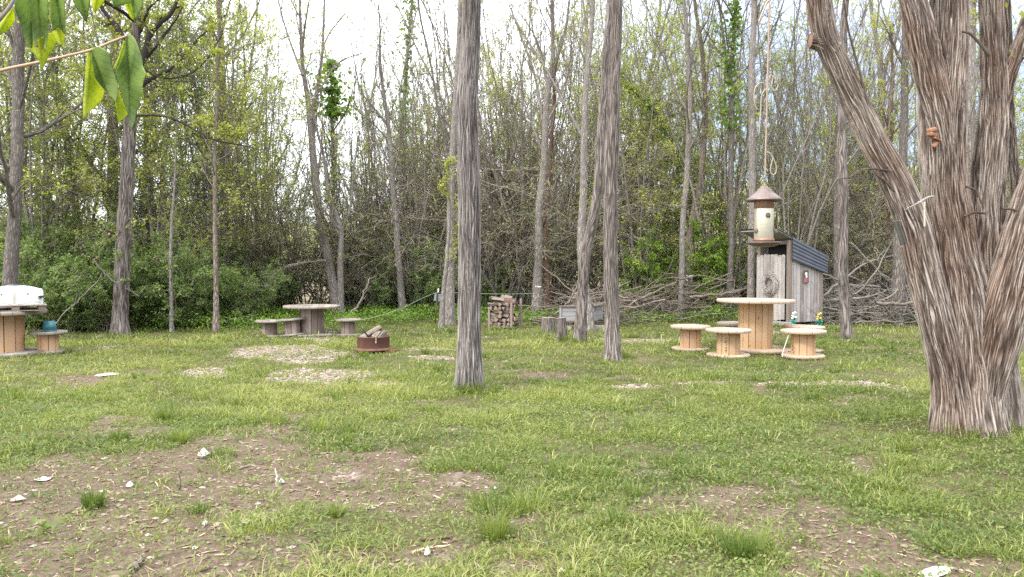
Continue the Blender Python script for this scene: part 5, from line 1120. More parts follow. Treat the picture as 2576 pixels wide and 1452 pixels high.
for k, (pts, d, w, lab, mt_) in enumerate([
    ([(1535, 808), (1580, 770), (1640, 738), (1700, 710)], 17.2, 6, 'long reddish branch slanting up out of the brush heap', 'twig_pale'),
    ([(1735, 748), (1800, 742), (1850, 732), (1890, 722)], 17.4, 7, 'pale straight pole lying across the brush heap', 'twig_pale'),
    ([(1410, 785), (1460, 772), (1530, 762), (1560, 760)], 16.6, 8, 'thick pale branch lying over the crate', 'twig_pale'),
    ([(1395, 790), (1430, 760), (1445, 735), (1460, 700)], 16.3, 4, 'thin crooked branch rising beside the leaning tree', 'twig_pale'),
    ([(2070, 745), (2120, 705), (2180, 660), (2260, 640)], 16.8, 6, 'crooked dark limb slanting across the right brush heap', 'twig_grey'),
    ([(2140, 610), (2190, 660), (2260, 730), (2330, 760)], 16.9, 6, 'long dark branch sloping down right in front of the reddish trunk', 'twig_grey'),
    ([(2200, 763), (2250, 765), (2300, 762), (2330, 758)], 16.1, 9, 'thick grey log lying flat on the right brush heap', 'twig_pale'),
    ([(2150, 812), (2220, 806), (2290, 812), (2325, 800)], 15.9, 4, 'pale stick on the grass before the right brush heap', 'twig_pale'),
    ([(112, 845), (160, 790), (215, 735), (258, 690)], 13.6, 2.6, 'bare pole leaning over the bush behind the teal tub', 'twig_grey'),
    ([(235, 650), (275, 700), (325, 730), (352, 745)], 14.6, 4, 'bare crooked branch crossing behind the forked tree', 'twig_grey'),
    ([(520, 815), (560, 808), (600, 800), (640, 790)], 16., 4, 'pale fallen branch in the herbs near the leftmost grey stool', 'twig_pale'),
    ([(880, 790), (905, 760), (925, 715), (930, 700)], 17.5, 5, 'dark crooked branch rising behind the right grey stool', 'twig_brown'),
    ([(655, 740), (690, 690), (740, 665), (820, 655)], 18.4, 10, 'arched dark limb curving over behind the grey table', 'twig_brown'),
    ([(1310, 800), (1330, 775), (1352, 750), (1375, 740)], 16.4, 4, 'thin pale branch propped beside the woodpile', 'twig_pale'),
    ([(1205, 455), (1290, 478), (1370, 510), (1462, 580)], 15.5, 3.2, 'long pale bare branch hanging between the central and leaning trees', 'twig_pale')]):
    q = crom(pxpath([(x, y, w * (1 - .12 * i)) for i, (x, y) in enumerate(pts)], d, list(np.linspace(0, .4, len(pts)))), 14)
    rng = np.random.default_rng(k + 900); q[:, :3] += rng.normal(0, .012, (14, 3)); q[:, 2] = np.maximum(q[:, 2], .01)
    mb = MB(); tubes(mb, q[None, :, :3], q[None, :, 3], 8)
    p, dd, l, r = spawn(rng, q[None, :, :3], q[None, :, 3], 5, .3, 1, (.4, .9), .3, .55); P1 = wander_lines(rng, p, dd, l, 6, .18, .02); P1[..., 2] = np.abs(P1[..., 2]); tubes(mb, P1, taper(np.maximum(r, .003), 6, .4), 5)
    tag(mb.build('fallen_branch', M[mt_], None, q[0, :3]), lab, 'branch')

# sign, cords and ribbons
p = gp(1094, 815); sg = empty('small_sign', p, 'small grey metal plate on a thin dark stake', 'sign'); d0 = p[1]
q = np.array([at(1094, 816, d0), at(1097, 780, d0), at(1101, 726, d0)]); mb = MB(); tubes(mb, q[None], np.full((1, 3), .012), 8, cap=True); mb.build('stake', M['bark_red'], sg, p)
cpt = at(1100.5, 748.5, d0 + .02); mb = MB(); box(mb, cpt, (.14, .006, .165), Matrix.Rotation(.14, 3, 'Y') @ Matrix.Rotation(.25, 3, 'Z'), 0, .5); mb.build('plate', M['galv'], sg, p)
mb = MB(); box(mb, at(1099.5, 748, d0 - .03), (.03, .02, .17), Matrix.Rotation(.1, 3, 'Y'), 0, .5); mb.build('bracket', M['black_plastic'], sg, p)
mb = MB(); box(mb, at(1102.5, 731, d0 - .016), (.022, .02, .09), Matrix.Rotation(.08, 3, 'Y'), 0, .5); mb.build('white_cap', M['white'], sg, p)
def cord(pts, name, lab, r=.007, mat='rope_green'):
    q = crom(np.array([[*at(x, y, d), 0] for x, y, d in pts]), 40)[:, :3]; mb = MB(); tubes(mb, q[None], np.full((1, 40), r), 5); tag(mb.build(name, M[mat], None, q[0]), lab, 'cord')
cord([(1101, 735, 17.2), (1063, 750, 16.9), (1010, 776, 16.3), (950, 796, 15.7), (905, 806, 15.3), (880, 812, 15)], 'cord', 'pale green cord sagging from the small sign to the grey stools', .0045)
cord([(1103, 735, 17.3), (1150, 737, 17.6), (1209, 739, 17.9), (1280, 740, 18.3), (1350, 738, 18.62)], 'cord', 'thin green cord strung level to the white banded trunk', .005)
def ribbon(pts, d, lab, w=.02):
    q = crom(np.array([[*at(x, y, d), 0] for x, y in pts]), 16)[:, :3]; mb = MB()
    up = np.array([0, 0, w]); V = np.concatenate([q + up / 2, q - up / 2, q - up / 2 + [0, .003, 0], q + up / 2 + [0, .003, 0]]); n = 16
    Fc = [[a * n + i, a * n + i + 1, ((a + 1) % 4) * n + i + 1, ((a + 1) % 4) * n + i] for a in range(4) for i in range(n - 1)]
    mb.add(V, Fc, 0, None, 0, True); tag(mb.build('ribbon', M['white'], None, q[0]), lab, 'ribbon')
ribbon([(1347, 721, ), (1354, 722), (1361, 721.5)], 18.66, 'white band tied round the grey trunk left of the stumps', .03)
ribbon([(1726, 693), (1733, 696), (1741, 694), (1748, 695)], 19.15, 'upper white ribbon knotted round the dark trunk', .035)
ribbon([(1738, 696), (1741, 703), (1737, 711)], 19.12, 'white ribbon tail hanging from the dark trunk', .05)
ribbon([(1720, 702), (1727, 702), (1731, 711)], 19.1, 'lower white ribbon bow on the dark trunk', .04)

# ------------------------------------------------------------------ outhouse
C0 = gp(1984, 823.5); sa = math.atan2(C0[0], C0[1])
s_ = np.array([math.sin(sa), math.cos(sa), 0]); l_ = np.array([-math.cos(sa), math.sin(sa), 0])
fa, fb = math.radians(47), math.radians(44)
fd = l_ * math.cos(fa) + s_ * math.sin(fa); sd = -l_ * math.cos(fb) + s_ * math.sin(fb)
Wf, Ws = .88, .86
def hz(px, py, p):   # height of picture row py at the ground point p
    return at(px, py, p[1])[2]
oh = empty('outhouse', C0, 'small weathered plank outhouse with slate blue metal roof', 'outhouse')
cF = C0 + fd * Wf; cS = C0 + sd * Ws; cB_ = cF + sd * Ws
hf, hb = hz(1984, 604, C0), hz(2052, 638, cS)
def frm(u, n): return Matrix(np.array([u, n, [0, 0, 1]]).T.tolist()).to_3x3()
nf, ns = -sd, -fd     # outward faces (roughly)
def planks(o, u, n, w, zf, z0, k, name, mat, th=.02, tops=None, parent=None, skew=0.):
    mb = MB(); R_ = frm(u, n); pw = w / k
    for i in range(k):
        zt = zf(( i + .5) / k) + (random.uniform(-.012, .012) if tops else 0)
        zb = z0 + skew * (i + .5) / k
        c_ = o + u * pw * (i + .5) + n * (th / 2 + random.uniform(0, .006)) + np.array([0, 0, (zb + zt) / 2])
        box(mb, tuple(c_), (pw - random.uniform(.004, .011), th, zt - zb), R_, 0, None, .004)
        if tops: # rounded picket tops
            th_ = np.linspace(0, np.pi, 8); r_ = (pw - .008) / 2; e = o + u * pw * (i + .5) + np.array([0, 0, zt])
            a = e + n * (th + .003) + u * np.cos(th_)[:, None] * r_ + np.array([0, 0, 1]) * np.sin(th_)[:, None] * r_ * .8; b = a - n * (th - .002)
            V = np.vstack([a, b]); mb.add(V, [list(range(8)), list(range(15, 7, -1))], 0, None, random.random(), False)
            mb.add(V, [[j, j + 1, j + 9, j + 8] for j in range(7)], 0, None, random.random(), False)
    return mb.build(name, M[mat], parent or oh, C0 if parent is None else None)
planks(C0 + sd * .0, sd, ns * -1 if False else -fd, Ws, lambda t: hf + (hb - hf) * t - .02, .1, 9, 'side_wall', 'shed_wood')
planks(cF, sd, fd, Ws, lambda t: hf + (hb - hf) * t - .02, .1, 9, 'side_wall', 'shed_wood')
planks(cS, fd, sd, Wf, lambda t: hb - .02, .1, 9, 'back_wall', 'shed_wood')
door = planks(C0 + fd * .06 - sd * .045, fd, -sd, Wf - .02, lambda t: hz(1945, 645, C0) - .0, .16, 8, 'door', 'shed_wood', tops=True, skew=-.13)
mb = MB(); box(mb, tuple(C0 + fd * .11 - sd * .035 + np.array([0, 0, .9])), (.03, .02, .1), frm(fd, -sd), 0); o = mb.build('hinge', M['rust'], door, C0)
for p, h, nm in ((C0, hf, 'corner_post'), (cF, hf, 'corner_post'), (cS, hb, 'corner_post'), (cB_, hb, 'corner_post')):
    mb = MB(); box(mb, tuple(p + np.array([0, 0, h / 2])), (.085, .085, h), frm(fd, -sd), 0, .5); mb.build(nm, M['shed_brown'], oh, C0)
mb = MB(); box(mb, tuple(C0 + fd * Wf / 2 - sd * .05 + np.array([0, 0, .06])), (Wf + .3, .09, .1), frm(fd, -sd), 0, .5); mb.build('skid_beam', M['shed_wood'], oh, C0)
mb = MB(); box(mb, tuple(C0 + fd * Wf / 2 + sd * .2 + np.array([0, 0, .9])), (Wf - .1, .01, 1.6), frm(fd, -sd), 0, .5); mb.build('interior_shade_sheet', M['dark'], oh, C0)  # dark sheet added behind the door in place of interior shade
mb = MB(); box(mb, tuple(C0 + fd * Wf / 2 - sd * .0 + np.array([0, 0, hf - .05])), (Wf, .05, .08), frm(fd, -sd), 0, .5); mb.build('door_header', M['shed_brown'], oh, C0)
# roof slab falling towards the back, with front overhang
sl = (hb - hf) / Ws
def roofpt(u, v, dz=0.): return C0 + fd * u + sd * v + np.array([0, 0, hf + .03 + sl * 1.25 * v + dz])
u0, u1, v0, v1 = -.06, Wf + .16, -.4, Ws + .12
mb = MB()
for (a, b, c_, d_, dz0, dz1) in ((u0, u1, v0, v1, 0, .028),):
    V = [roofpt(a, c_, dz0), roofpt(b, c_, dz0), roofpt(b, d_, dz0), roofpt(a, d_, dz0), roofpt(a, c_, dz1), roofpt(b, c_, dz1), roofpt(b, d_, dz1), roofpt(a, d_, dz1)]
    mb.add(V, [[3, 2, 1, 0], [4, 5, 6, 7], [0, 1, 5, 4], [1, 2, 6, 5], [2, 3, 7, 6], [3, 0, 4, 7]], 0, None, .5, False)
mb.build('roof', M['roof_wood'], oh, C0)
def corrug(o, e0, e1, dn, n, rib, name):
    """ribbed sheet hanging from the edge o+e0..o+e1 down along dn"""
    mb = MB(); K = 40; A = np.linspace(0, 1, K)
    off = n * (np.abs(np.sin(A * np.pi * rib)) ** .5 * .018)[:, None] if rib else 0
    a = o + e0 + dn * A[:, None] + off; b = o + e1 + dn * .8 * A[:, None] + off
    V = np.vstack([a, b, a - n * .004, b - n * .004]); f = [[i, i + 1, K + i + 1, K + i] for i in range(K - 1)]; g = [[2 * K + i, 3 * K + i, 3 * K + i + 1, 2 * K + i + 1] for i in range(K - 1)]
    mb.add(V, f + g, 0, None, .5, False); return mb.build(name, M['metal_roof'], oh, C0)
eA, eB = C0 - fd * .075, C0 - fd * .075 + sd * (Ws + .12)
top = lambda v: hf + .03 + sl * 1.25 * v
corrug(np.zeros(3), eA + np.array([0, 0, top(0) + .03]), eB + np.array([0, 0, top(Ws + .12) + .03]), np.array([0, 0, -.47]), -fd, 6, 'metal_side_sheet')
mb = MB(); K = 60; A = np.linspace(0, 1, K); wv = (np.abs(np.sin(A * np.pi * 8)) ** .5 * .02)
a = np.array([roofpt(u0 - .02 + (u1 - u0 + .04) * t, v0 - .02, .032 + w) for t, w in zip(A, wv)]); b = np.array([roofpt(u0 - .02 + (u1 - u0 + .04) * t, v1 + .02, .032 + w) for t, w in zip(A, wv)])
mb.add(np.vstack([a, b, a - [0, 0, .004], b - [0, 0, .004]]), [[i, i + 1, K + i + 1, K + i] for i in range(K - 1)] + [[2 * K + i, 3 * K + i, 3 * K + i + 1, 2 * K + i + 1] for i in range(K - 1)], 0, None, .5, False); mb.build('roof_sheet', M['metal_roof'], oh, C0)
# wreath on the door
wp = C0 + fd * (.1 + .36) - sd * .085; wp[2] = hz(1950.6, 713.5, wp)
rng = np.random.default_rng(5); n = 260
th = rng.random(n) * 6.283; r0 = rng.uniform(.11, .2, n); ln = rng.uniform(.1, .24, n)
K = 6; P = np.empty((n, K, 3)); A = th[:, None] + np.linspace(0, 1, K)[None] * (ln / .2)[:, None] * .8; Rr = r0[:, None] + np.linspace(0, 1, K)[None] * (ln * .55 * rng.random(n))[:, None]
P[:] = wp + fd * (np.cos(A) * Rr)[..., None] + np.array([0, 0, 1]) * (np.sin(A) * Rr)[..., None] - sd * (.015 + .05 * rng.random(n))[:, None, None]
mb = MB(); tubes(mb, P, np.full((n, K), .0045), 4); tag(mb.build('wreath', M['wreath'], None, wp), 'bare twig wreath hanging on the outhouse door', 'wreath')
# little plaque on the side wall
pp = C0 + sd * .42 - fd * .035; pp[2] = hz(2021.5, 696, pp)
pq = empty('plaque', pp, 'small dark painted plaque nailed to the outhouse side wall', 'plaque')
for nm, mt_, du, dz, w, h, out in (('panel', 'bronze', 0, 0, .14, .27, .012), ('pale_oval', 'white', .0, .055, .055, .06, .02), ('pale_spot', 'white', .01, .0, .04, .05, .02), ('red_band', 'red_paint', -.01, -.08, .1, .09, .018)):
    mb = MB(); box(mb, tuple(pp + sd * du - fd * out / 2 + np.array([0, 0, dz])), (w, out, h), frm(sd, -fd), 0, .5, .02 if 'pale' in nm else .004); mb.build(nm, M[mt_], pq, pp)
# artificial flowers on stakes
def flowers(px, py, d, petal, lab, seed):
    rng = np.random.default_rng(seed); b = at(px, 830, d); b[2] = 0
    root = empty('artificial_flower', b, lab, 'flowers'); top_ = at(px, py, d)[2]
    mb = MB(); tubes(mb, np.array([[b, b + [.005, 0, top_ * .5], b + [0, 0, top_]]]), np.full((1, 3), .008), 6); mb.build('stem', M['green_plastic'], root, b)
    mb = MB()
    for i in range(14):
        c_ = b + np.array([rng.normal(0, .032), rng.normal(0, .03), top_ - .05 - .14 * rng.random()]); quads(mb, np.repeat(c_[None], 4, 0), .055, .7, .5, 0, 1., rng)
    mb.build('leaf', M['green_plastic'], root, b)
    for i, (dx, dz) in enumerate(((-.02, .03), (.022, .055), (-.03, -.015), (.03, -.045), (-.035, -.06))):
        mb = MB(); c_ = b + np.array([dx, -.03 + .01 * rng.normal(), top_ + dz]); lathe(mb, [(.001, -.01), (.016, -.005), (.026, .003), (.021, .011), (.001, .014)], 12, c_, M=Matrix.Rotation(.5, 4, 'X')); mb.build('blossom', M[petal], root, b)
flowers(1996, 793, 15.7, 'petal_white', 'white artificial flowers with teal leaves on a stake by the outhouse', 1)
flowers(2059, 795, 16.2, 'petal_yellow', 'yellow artificial flowers with teal leaves at the outhouse back corner', 2)

# ------------------------------------------------------------------ bird feeder
D6 = 6.0; fc = at(1922, 560, D6); hzp = lambda py: at(1922, py, D6)[2]
fd_ = empty('bird_feeder', (fc[0], D6, hzp(466)), 'copper and cream tube bird feeder hanging on bent rods', 'bird feeder')
oz = np.array([fc[0], D6, hzp(466)])
zr = lambda py: hzp(py) - oz[2]
mb = MB(); lathe(mb, [(.006, zr(467)), (.022, zr(468)), (.028, zr(472)), (.05, zr(476)), (.055, zr(481)), (.09, zr(490)), (.118, zr(498)), (.132, zr(502)), (.133, zr(505)), (.127, zr(507)), (.1, zr(502)), (.02, zr(490))], 40); mb.build('roof', M['bronze'], fd_)
mb = MB(); lathe(mb, [(.071, zr(500)), (.071, zr(602)), (.02, zr(602))], 32); mb.build('seed_tube', M['cream'], fd_)
mb = MB(); lathe(mb, [(.0725, zr(500)), (.0735, zr(503)), (.0725, zr(525)), (.071, zr(525.5))], 32); mb.build('copper_band', M['copper'], fd_)
for s in (-1, 1):      # darker strips at the flanks of the tube
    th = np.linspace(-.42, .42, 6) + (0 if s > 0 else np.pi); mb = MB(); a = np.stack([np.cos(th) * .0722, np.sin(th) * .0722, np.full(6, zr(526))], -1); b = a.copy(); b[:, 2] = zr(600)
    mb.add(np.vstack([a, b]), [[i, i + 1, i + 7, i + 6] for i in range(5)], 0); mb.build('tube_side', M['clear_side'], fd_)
mb = MB(); lathe(mb, [(.07, zr(600)), (.078, zr(602)), (.078, zr(607)), (.06, zr(609))], 32); mb.build('base_ring', M['copper'], fd_)
mb = MB(); lathe(mb, [(.001, zr(614)), (.06, zr(613)), (.11, zr(610)), (.127, zr(609)), (.129, zr(611)), (.115, zr(615)), (.08, zr(620)), (.03, zr(622)), (.001, zr(622))], 40); mb.build('tray', M['bronze'], fd_)
for (a_, py) in ((-1.5, 543), (-2.75, 581), (-.4, 579)):
    mb = MB(); cx_, cy_ = math.cos(a_), math.sin(a_); rotp = Matrix.Rotation(a_ + math.pi / 2, 4, 'Z') @ Matrix.Rotation(math.pi / 2, 4, 'X')
    pc = (cx_ * .074, cy_ * .074, zr(py))
    for k in range(7):
        t = k / 7 * 6.283 + .3; v = rotp.to_3x3() @ Vector((math.cos(t) * .013, math.sin(t) * .013, .002)); lathe(mb, [(.001, -.004), (.0075, 0), (.001, .004)], 8, Vector(pc) + v, M=rotp)
    lathe(mb, [(.011, -.004), (.012, .004), (.007, .007), (.001, .003)], 14, pc, M=rotp); v = rotp.to_3x3() @ Vector((0, -.012, .012)); tubes(mb, np.array([[np.array(pc) + np.array([0, 0, -.016]), np.array(pc) + np.array([cx_ * .028, cy_ * .028, -.018])]]), np.full((1, 2), .004), 6)
    mb.build('feeding_port', M['bronze'], fd_)
mb = MB(); th = np.linspace(0, 6.283, 17); cz = zr(461); tubes(mb, np.stack([np.cos(th) * .014, 0 * th, cz + np.sin(th) * .017], -1)[None], np.full((1, 17), .0028), 6); tubes(mb, np.stack([0 * th, np.cos(th) * .012, zr(451) + np.sin(th) * .022], -1)[None], np.full((1, 17), .0025), 6); mb.build('hanging_ring', M['bronze'], fd_)
rod_root = empty('hanging_hook', at(1930, 216, D6), 'long copper coloured rod with curled hooks above the feeder', 'hook'); rb = at(1930, 216, D6)
def rod(pts, name, w=5, mat='brass'):
    q = crom(pxpath([(x, y, w) for x, y in pts], D6), max(24, len(pts) * 5)); mb = MB(); tubes(mb, q[None, :, :3], q[None, :, 3], 8, 0, 0); mb.build(name, M[mat], rod_root, rb)
rod([(1930, 216), (1928.5, 300), (1926, 380), (1925, 436), (1925.5, 443), (1923, 447)], 'lower_rod', 4.4, 'rodcopper')
rod([(1944, -260), (1940, -120), (1936, 0), (1934, 80), (1932, 150), (1930.5, 216), (1930, 222)], 'upper_rod', 4.6, 'rodcopper')
rod([(1930, 218), (1920, 209), (1910, 210), (1900, 222), (1897, 240), (1899, 262), (1905, 276)], 'curl', 2.9)
rod([(1931, 222), (1921, 230), (1915, 248), (1913, 290), (1910, 335)], 'curl', 2.9)
rod([(1931, 212), (1936, 194), (1941, 189), (1944, 198), (1940, 215), (1944, 227), (1952, 227), (1957, 216), (1952, 204), (1944, 190)], 'curl', 2.9)
rod([(1926, 383), (1936, 385), (1944, 396), (1952, 416), (1952, 434), (1944, 440), (1938, 430), (1941, 410), (1944, 398), (1938, 386)], 'curl', 2.9)
rod([(1936, 0), (1928, 8), (1920, 28), (1909, 55)], 'curl', 5)

# ------------------------------------------------------------------ stones, sticks and tufts in the foreground
for k, (px, py, r, fl, mat, lab) in enumerate([(513, 1150, .062, .75, 'white_stone', 'large chalky white stone on the bare earth by a grass tuft'), (108, 1208, .05, .35, 'white_stone', 'flat white stone at the left edge of the bare earth'), (328, 1226, .03, .8, 'white_stone', 'upright ragged white chip left of a thin stick'), (708, 1212, .022, 1.3, 'white_stone', 'small upright white chunk on a white sliver'), (262, 1155, .03, .5, 'tan_stone', 'tan rounded stone left of the large white stone'), (48, 1262, .04, .6, 'tan_stone', 'tan lump at the far left edge of the earth'), (938, 1278, .05, .15, 'tan_stone', 'flat tan slab stone in the middle of the bare strip'), (1076, 1402, .03, .8, 'concrete', 'round grey pebble beside the orange sticks'), (622, 1318, .04, .3, 'tan_stone', 'flat tan stone near the middle of the earth patch'), (490, 1383, .024, .4, 'white_stone', 'small flat white chip low on the earth patch'), (1243, 1228, .02, .7, 'white_stone', 'white pebble beside a grey stick on the grass edge'), (1412, 1446, .022, .7, 'white_stone', 'white pebble at the bottom edge of the lawn'), (2350, 1446, .09, .15, 'white_stone', 'broad pale flat stone at the bottom right'), (2140, 1372, .022, .6, 'tan_stone', 'tan pebble on the bare path at right'), (516, 1322, .018, 1., 'white_stone', 'upright white chip in the earth patch centre'), (272, 942, .16, .1, 'tan_stone', 'large flat tan slab set in the grass at left')]):
    p = gp(px, py); mb = MB(); stones(mb, np.array([p[0]]), np.array([p[1]]), np.array([r]), fl, np.array([.5]), .5)
    tag(mb.build('stone', M[mat], None, (p[0], p[1], gz(p[:1], p[1:2])[0])), lab, 'stone')
for k, (pts, r, mat, lab) in enumerate([([(1060, 1366), (1100, 1362), (1140, 1358)], .009, 'bark_red', 'short thick brown stick lying level in the grass'), ([(1035, 1400), (1070, 1388), (1098, 1384)], .007, 'cutwood', 'orange peeled stick beside the round grey pebble'), ([(1098, 1384), (1115, 1382), (1135, 1378)], .006, 'cutwood', 'short orange splinter touching the peeled stick'), ([(1233, 1247), (1262, 1236), (1284, 1226)], .006, 'twig_pale', 'straight grey stick at the grass edge, pointing up right'), ([(1372, 1176), (1370, 1150), (1367, 1140)], .005, 'twig_pale', 'thin pale stick upright in the lawn centre'), ([(1660, 1352), (1675, 1322), (1680, 1302)], .006, 'twig_grey', 'curved grey stick at the left end of the bare path'), ([(1588, 1282), (1600, 1262), (1598, 1245)], .006, 'twig_grey', 'forked grey root tip above the bare path'), ([(775, 1145), (800, 1140), (832, 1136)], .008, 'twig_pale', 'pale splintered stick lying in the grass left of centre'), ([(600, 1178), (620, 1172), (642, 1166)], .008, 'cutgrey', 'short flat tan stick on the earth right of the white stone'), ([(452, 1232), (455, 1215), (453, 1195)], .006, 'twig_pale', 'grey stick standing up on the bare earth'), ([(430, 1236), (442, 1237), (456, 1234)], .006, 'twig_pale', 'grey stick lying at the foot of the standing stick'), ([(330, 1446), (350, 1425), (362, 1408)], .016, 'twig_pale', 'grey driftwood like stick at the bottom left edge'), ([(695, 1222), (715, 1226), (738, 1232)], .007, 'white_stone', 'flat white splinter under the upright white chunk'), ([(1330, 1360), (1365, 1372), (1395, 1376)], .005, 'twig_grey', 'dark curved twig low on the lawn'), ([(1195, 1425), (1210, 1440), (1215, 1450)], .008, 'twig_pale', 'crooked pale root at the bottom centre'), ([(1250, 1350), (1275, 1354), (1305, 1358)], .007, 'bark_red', 'brown bark strip right of the centre tuft')]):
    q = np.array([gp(x, y) for x, y in pts]); q[:, 2] = gz(q[:, 0], q[:, 1]) + r * .8
    if 'upright' in lab or 'standing up' in lab:
        q[:, 0] = q[0, 0] + np.array([0, .004, -.004]); q[:, 1] = q[0, 1]; q[:, 2] += np.array([0, .05, .11])
    q = crom(np.c_[q, [r, r * .9, r * .5]], 10); q[:, :3] += np.random.default_rng(k).normal(0, r * .35, (10, 3)) * [1, 1, .3]
    mb = MB(); tubes(mb, q[None, :, :3], q[None, :, 3], 7, 0, .5, cap=True); tag(mb.build('stick', M[mat], None, q[0, :3]), lab, 'stick')
for k, (px, py, n, h, lab) in enumerate([(237, 1278, 150, .13, 'thick dark grass tuft alone on the bare earth at left'), (300, 1112, 130, .14, 'dark grass tuft at the upper edge of the bare earth'), (456, 1115, 130, .15, 'pale tall grass tuft right of the dark tuft'), (530, 1150, 70, .1, 'small tuft close behind the large white stone'), (415, 1060, 140, .15, 'broad soft grass tuft left of centre on the lawn'), (1242, 1360, 120, .2, 'upright seeding grass tuft low in the centre'), (500, 1290, 60, .08, 'small dark tuft in the middle of the earth patch'), (1250, 1185, 90, .1, 'bright tuft at the edge of the lawn in the centre'), (845, 1300, 110, .09, 'spreading tuft right of the earth patch'), (1860, 1405, 130, .13, 'tall green tuft beside the bare path bottom'), (1600, 1250, 80, .11, 'yellowish tuft above the left end of the bare path'), (2270, 1135, 120, .13, 'large arching tuft before the big tree')]):
    c = gp(px, py); a = RNG.random(n) * 6.28; r = np.sqrt(RNG.random(n)) * .05
    mb = MB(); blades(mb, c[0] + np.cos(a) * r, c[1] + np.sin(a) * r, h * (.5 + .6 * RNG.random(n)), .0048 * (.7 + .6 * RNG.random(n)), .25 + .8 * RNG.random(n), a + RNG.normal(0, .4, n), np.clip(.12 + .3 * (k % 3) / 2 + RNG.normal(0, .1, n), 0, .8))
    tag(mb.build('grass_tuft', M['grass'], None, (c[0], c[1], 0)), lab, 'grass tuft')
# grey-green leafy weed
c = gp(125, 1345); mb = MB(); n = 26; a = RNG.random(n) * 6.28; P = np.stack([c[0] + RNG.normal(0, .04, n), c[1] + RNG.normal(0, .03, n), .02 + .07 * RNG.random(n)], -1); quads(mb, P, .06, .3, np.clip(RNG.normal(.4, .1, n), 0, 1), 0, .7)
tag(mb.build('weed_plant', M['weed'], None, (c[0], c[1], 0)), 'pale green leafy weed low on the earth at left', 'weed')

# ------------------------------------------------------------------ leafy branch close to the lens
def z1(x, y): return x * .33267, y * .33267
BD = .72
lb = at(160, 150, BD); br = empty('leafy_branch', lb, 'thin tan branch with large drooping pointed leaves at the upper left', 'branch')
def twig(pts, ws, name, mat, dd=None):
    q = crom(pxpath([(*z1(x, y), w) for (x, y), w in zip(pts, ws)], BD, dd), 40); mb = MB(); tubes(mb, q[None, :, :3], q[None, :, 3], 10); return mb.build(name, M[mat], br, lb)
twig([(-260, 620), (0, 535), (250, 480), (480, 430), (700, 375), (860, 310), (965, 270)], [9, 8, 7.4, 7, 6.6, 6, 5], 'twig', 'twig_tan')
twig([(-200, 330), (0, 140), (60, 70), (120, -20), (260, -220)], [12, 11, 10, 9, 8], 'twig', 'bark_grey', [.1] * 5)
def leaf(polys, d0, name='leaf'):
    """polys: (outline in z1 pixels, material, fold axis start/end, bulge)"""
    mb = MB()
    for pts, mt_, ax, bul in polys:
        bm = bmesh.new(); pts = np.array(pts, float)
        q = np.vstack([pts, pts[:1]]); q = np.array([q[i] * (1 - t) + q[i + 1] * t for i in range(len(pts)) for t in (0, .5)])
        for _ in range(1): q = .1 * np.roll(q, 1, 0) + .8 * q + .1 * np.roll(q, -1, 0)
        vs = [bm.verts.new((x, y, 0)) for x, y in q]; bm.faces.new(vs)
        bmesh.ops.triangulate(bm, faces=bm.faces[:])
        for _ in range(4):
            bmesh.ops.subdivide_edges(bm, edges=[e for e in bm.edges if e.calc_length() > 16], cuts=1, use_grid_fill=False); bmesh.ops.triangulate(bm, faces=[f for f in bm.faces if len(f.verts) > 3])
        a, b = np.array(ax[0], float), np.array(ax[1], float); u = (b - a) / np.linalg.norm(b - a)
        vein = []
        for v in bm.verts:
            p = np.array([v.co.x, v.co.y]); s = (p - a) @ u; w = abs((p - a) @ np.array([-u[1], u[0]]))
            dep = d0 + bul * (w / 100) ** 1.2 * .012 + .006 * math.sin(s / 170)
            vein.append(.45 + .25 * math.sin(s / 60 + w / 40) - (.5 if w < 9 else .3 * max(0, math.cos((s - w * .8) / 62 * 6.283)) ** 10))
            v.co = at(*z1(*p), dep)
        bm.verts.ensure_lookup_table()
        mb.addbm(bm, 0 if mt_ == 'leaf_top' else 1, vein, True)
    # thickness comes from a shell
    o = mb.build(name, [M['leaf_top'], M['leaf_under_backlit']], br, lb)
    sm = o.modifiers.new('thick', 'SOLIDIFY'); sm.thickness = .0003
    return o
T, U = 'leaf_top', 'leaf_under_backlit'
leaf([([(660, 400), (692, 385), (690, 450), (704, 505), (714, 582), (747, 632), (788, 661), (790, 690), (770, 760), (720, 810), (670, 850), (632, 898), (628, 800), (640, 650), (650, 500)], U, ((690, 400), (640, 890)), 1.2),
      ([(695, 365), (740, 350), (770, 360), (840, 405), (845, 470), (865, 560), (895, 660), (898, 720), (880, 790), (850, 720), (820, 675), (785, 660), (745, 630), (710, 580), (700, 500), (685, 450)], T, ((690, 380), (790, 660)), -1.5)], BD)
leaf([([(875, 580), (893, 640), (908, 720), (932, 770), (970, 870), (920, 910), (893, 945), (885, 850), (872, 790), (885, 720)], U, ((880, 600), (893, 940)), 1.),
      ([(935, 305), (950, 318), (935, 420), (910, 480), (874, 548), (860, 510), (890, 450), (915, 390)], U, ((945, 320), (870, 545)), 1.5),
      ([(950, 275), (985, 256), (1020, 290), (1050, 360), (1075, 440), (1080, 500), (1108, 560), (1085, 620), (1065, 740), (1060, 790), (1030, 850), (1020, 930), (985, 1003), (975, 880), (930, 770), (905, 660), (868, 545), (905, 480), (930, 420), (945, 350)], T, ((960, 280), (985, 990)), -1.)], BD + .01)
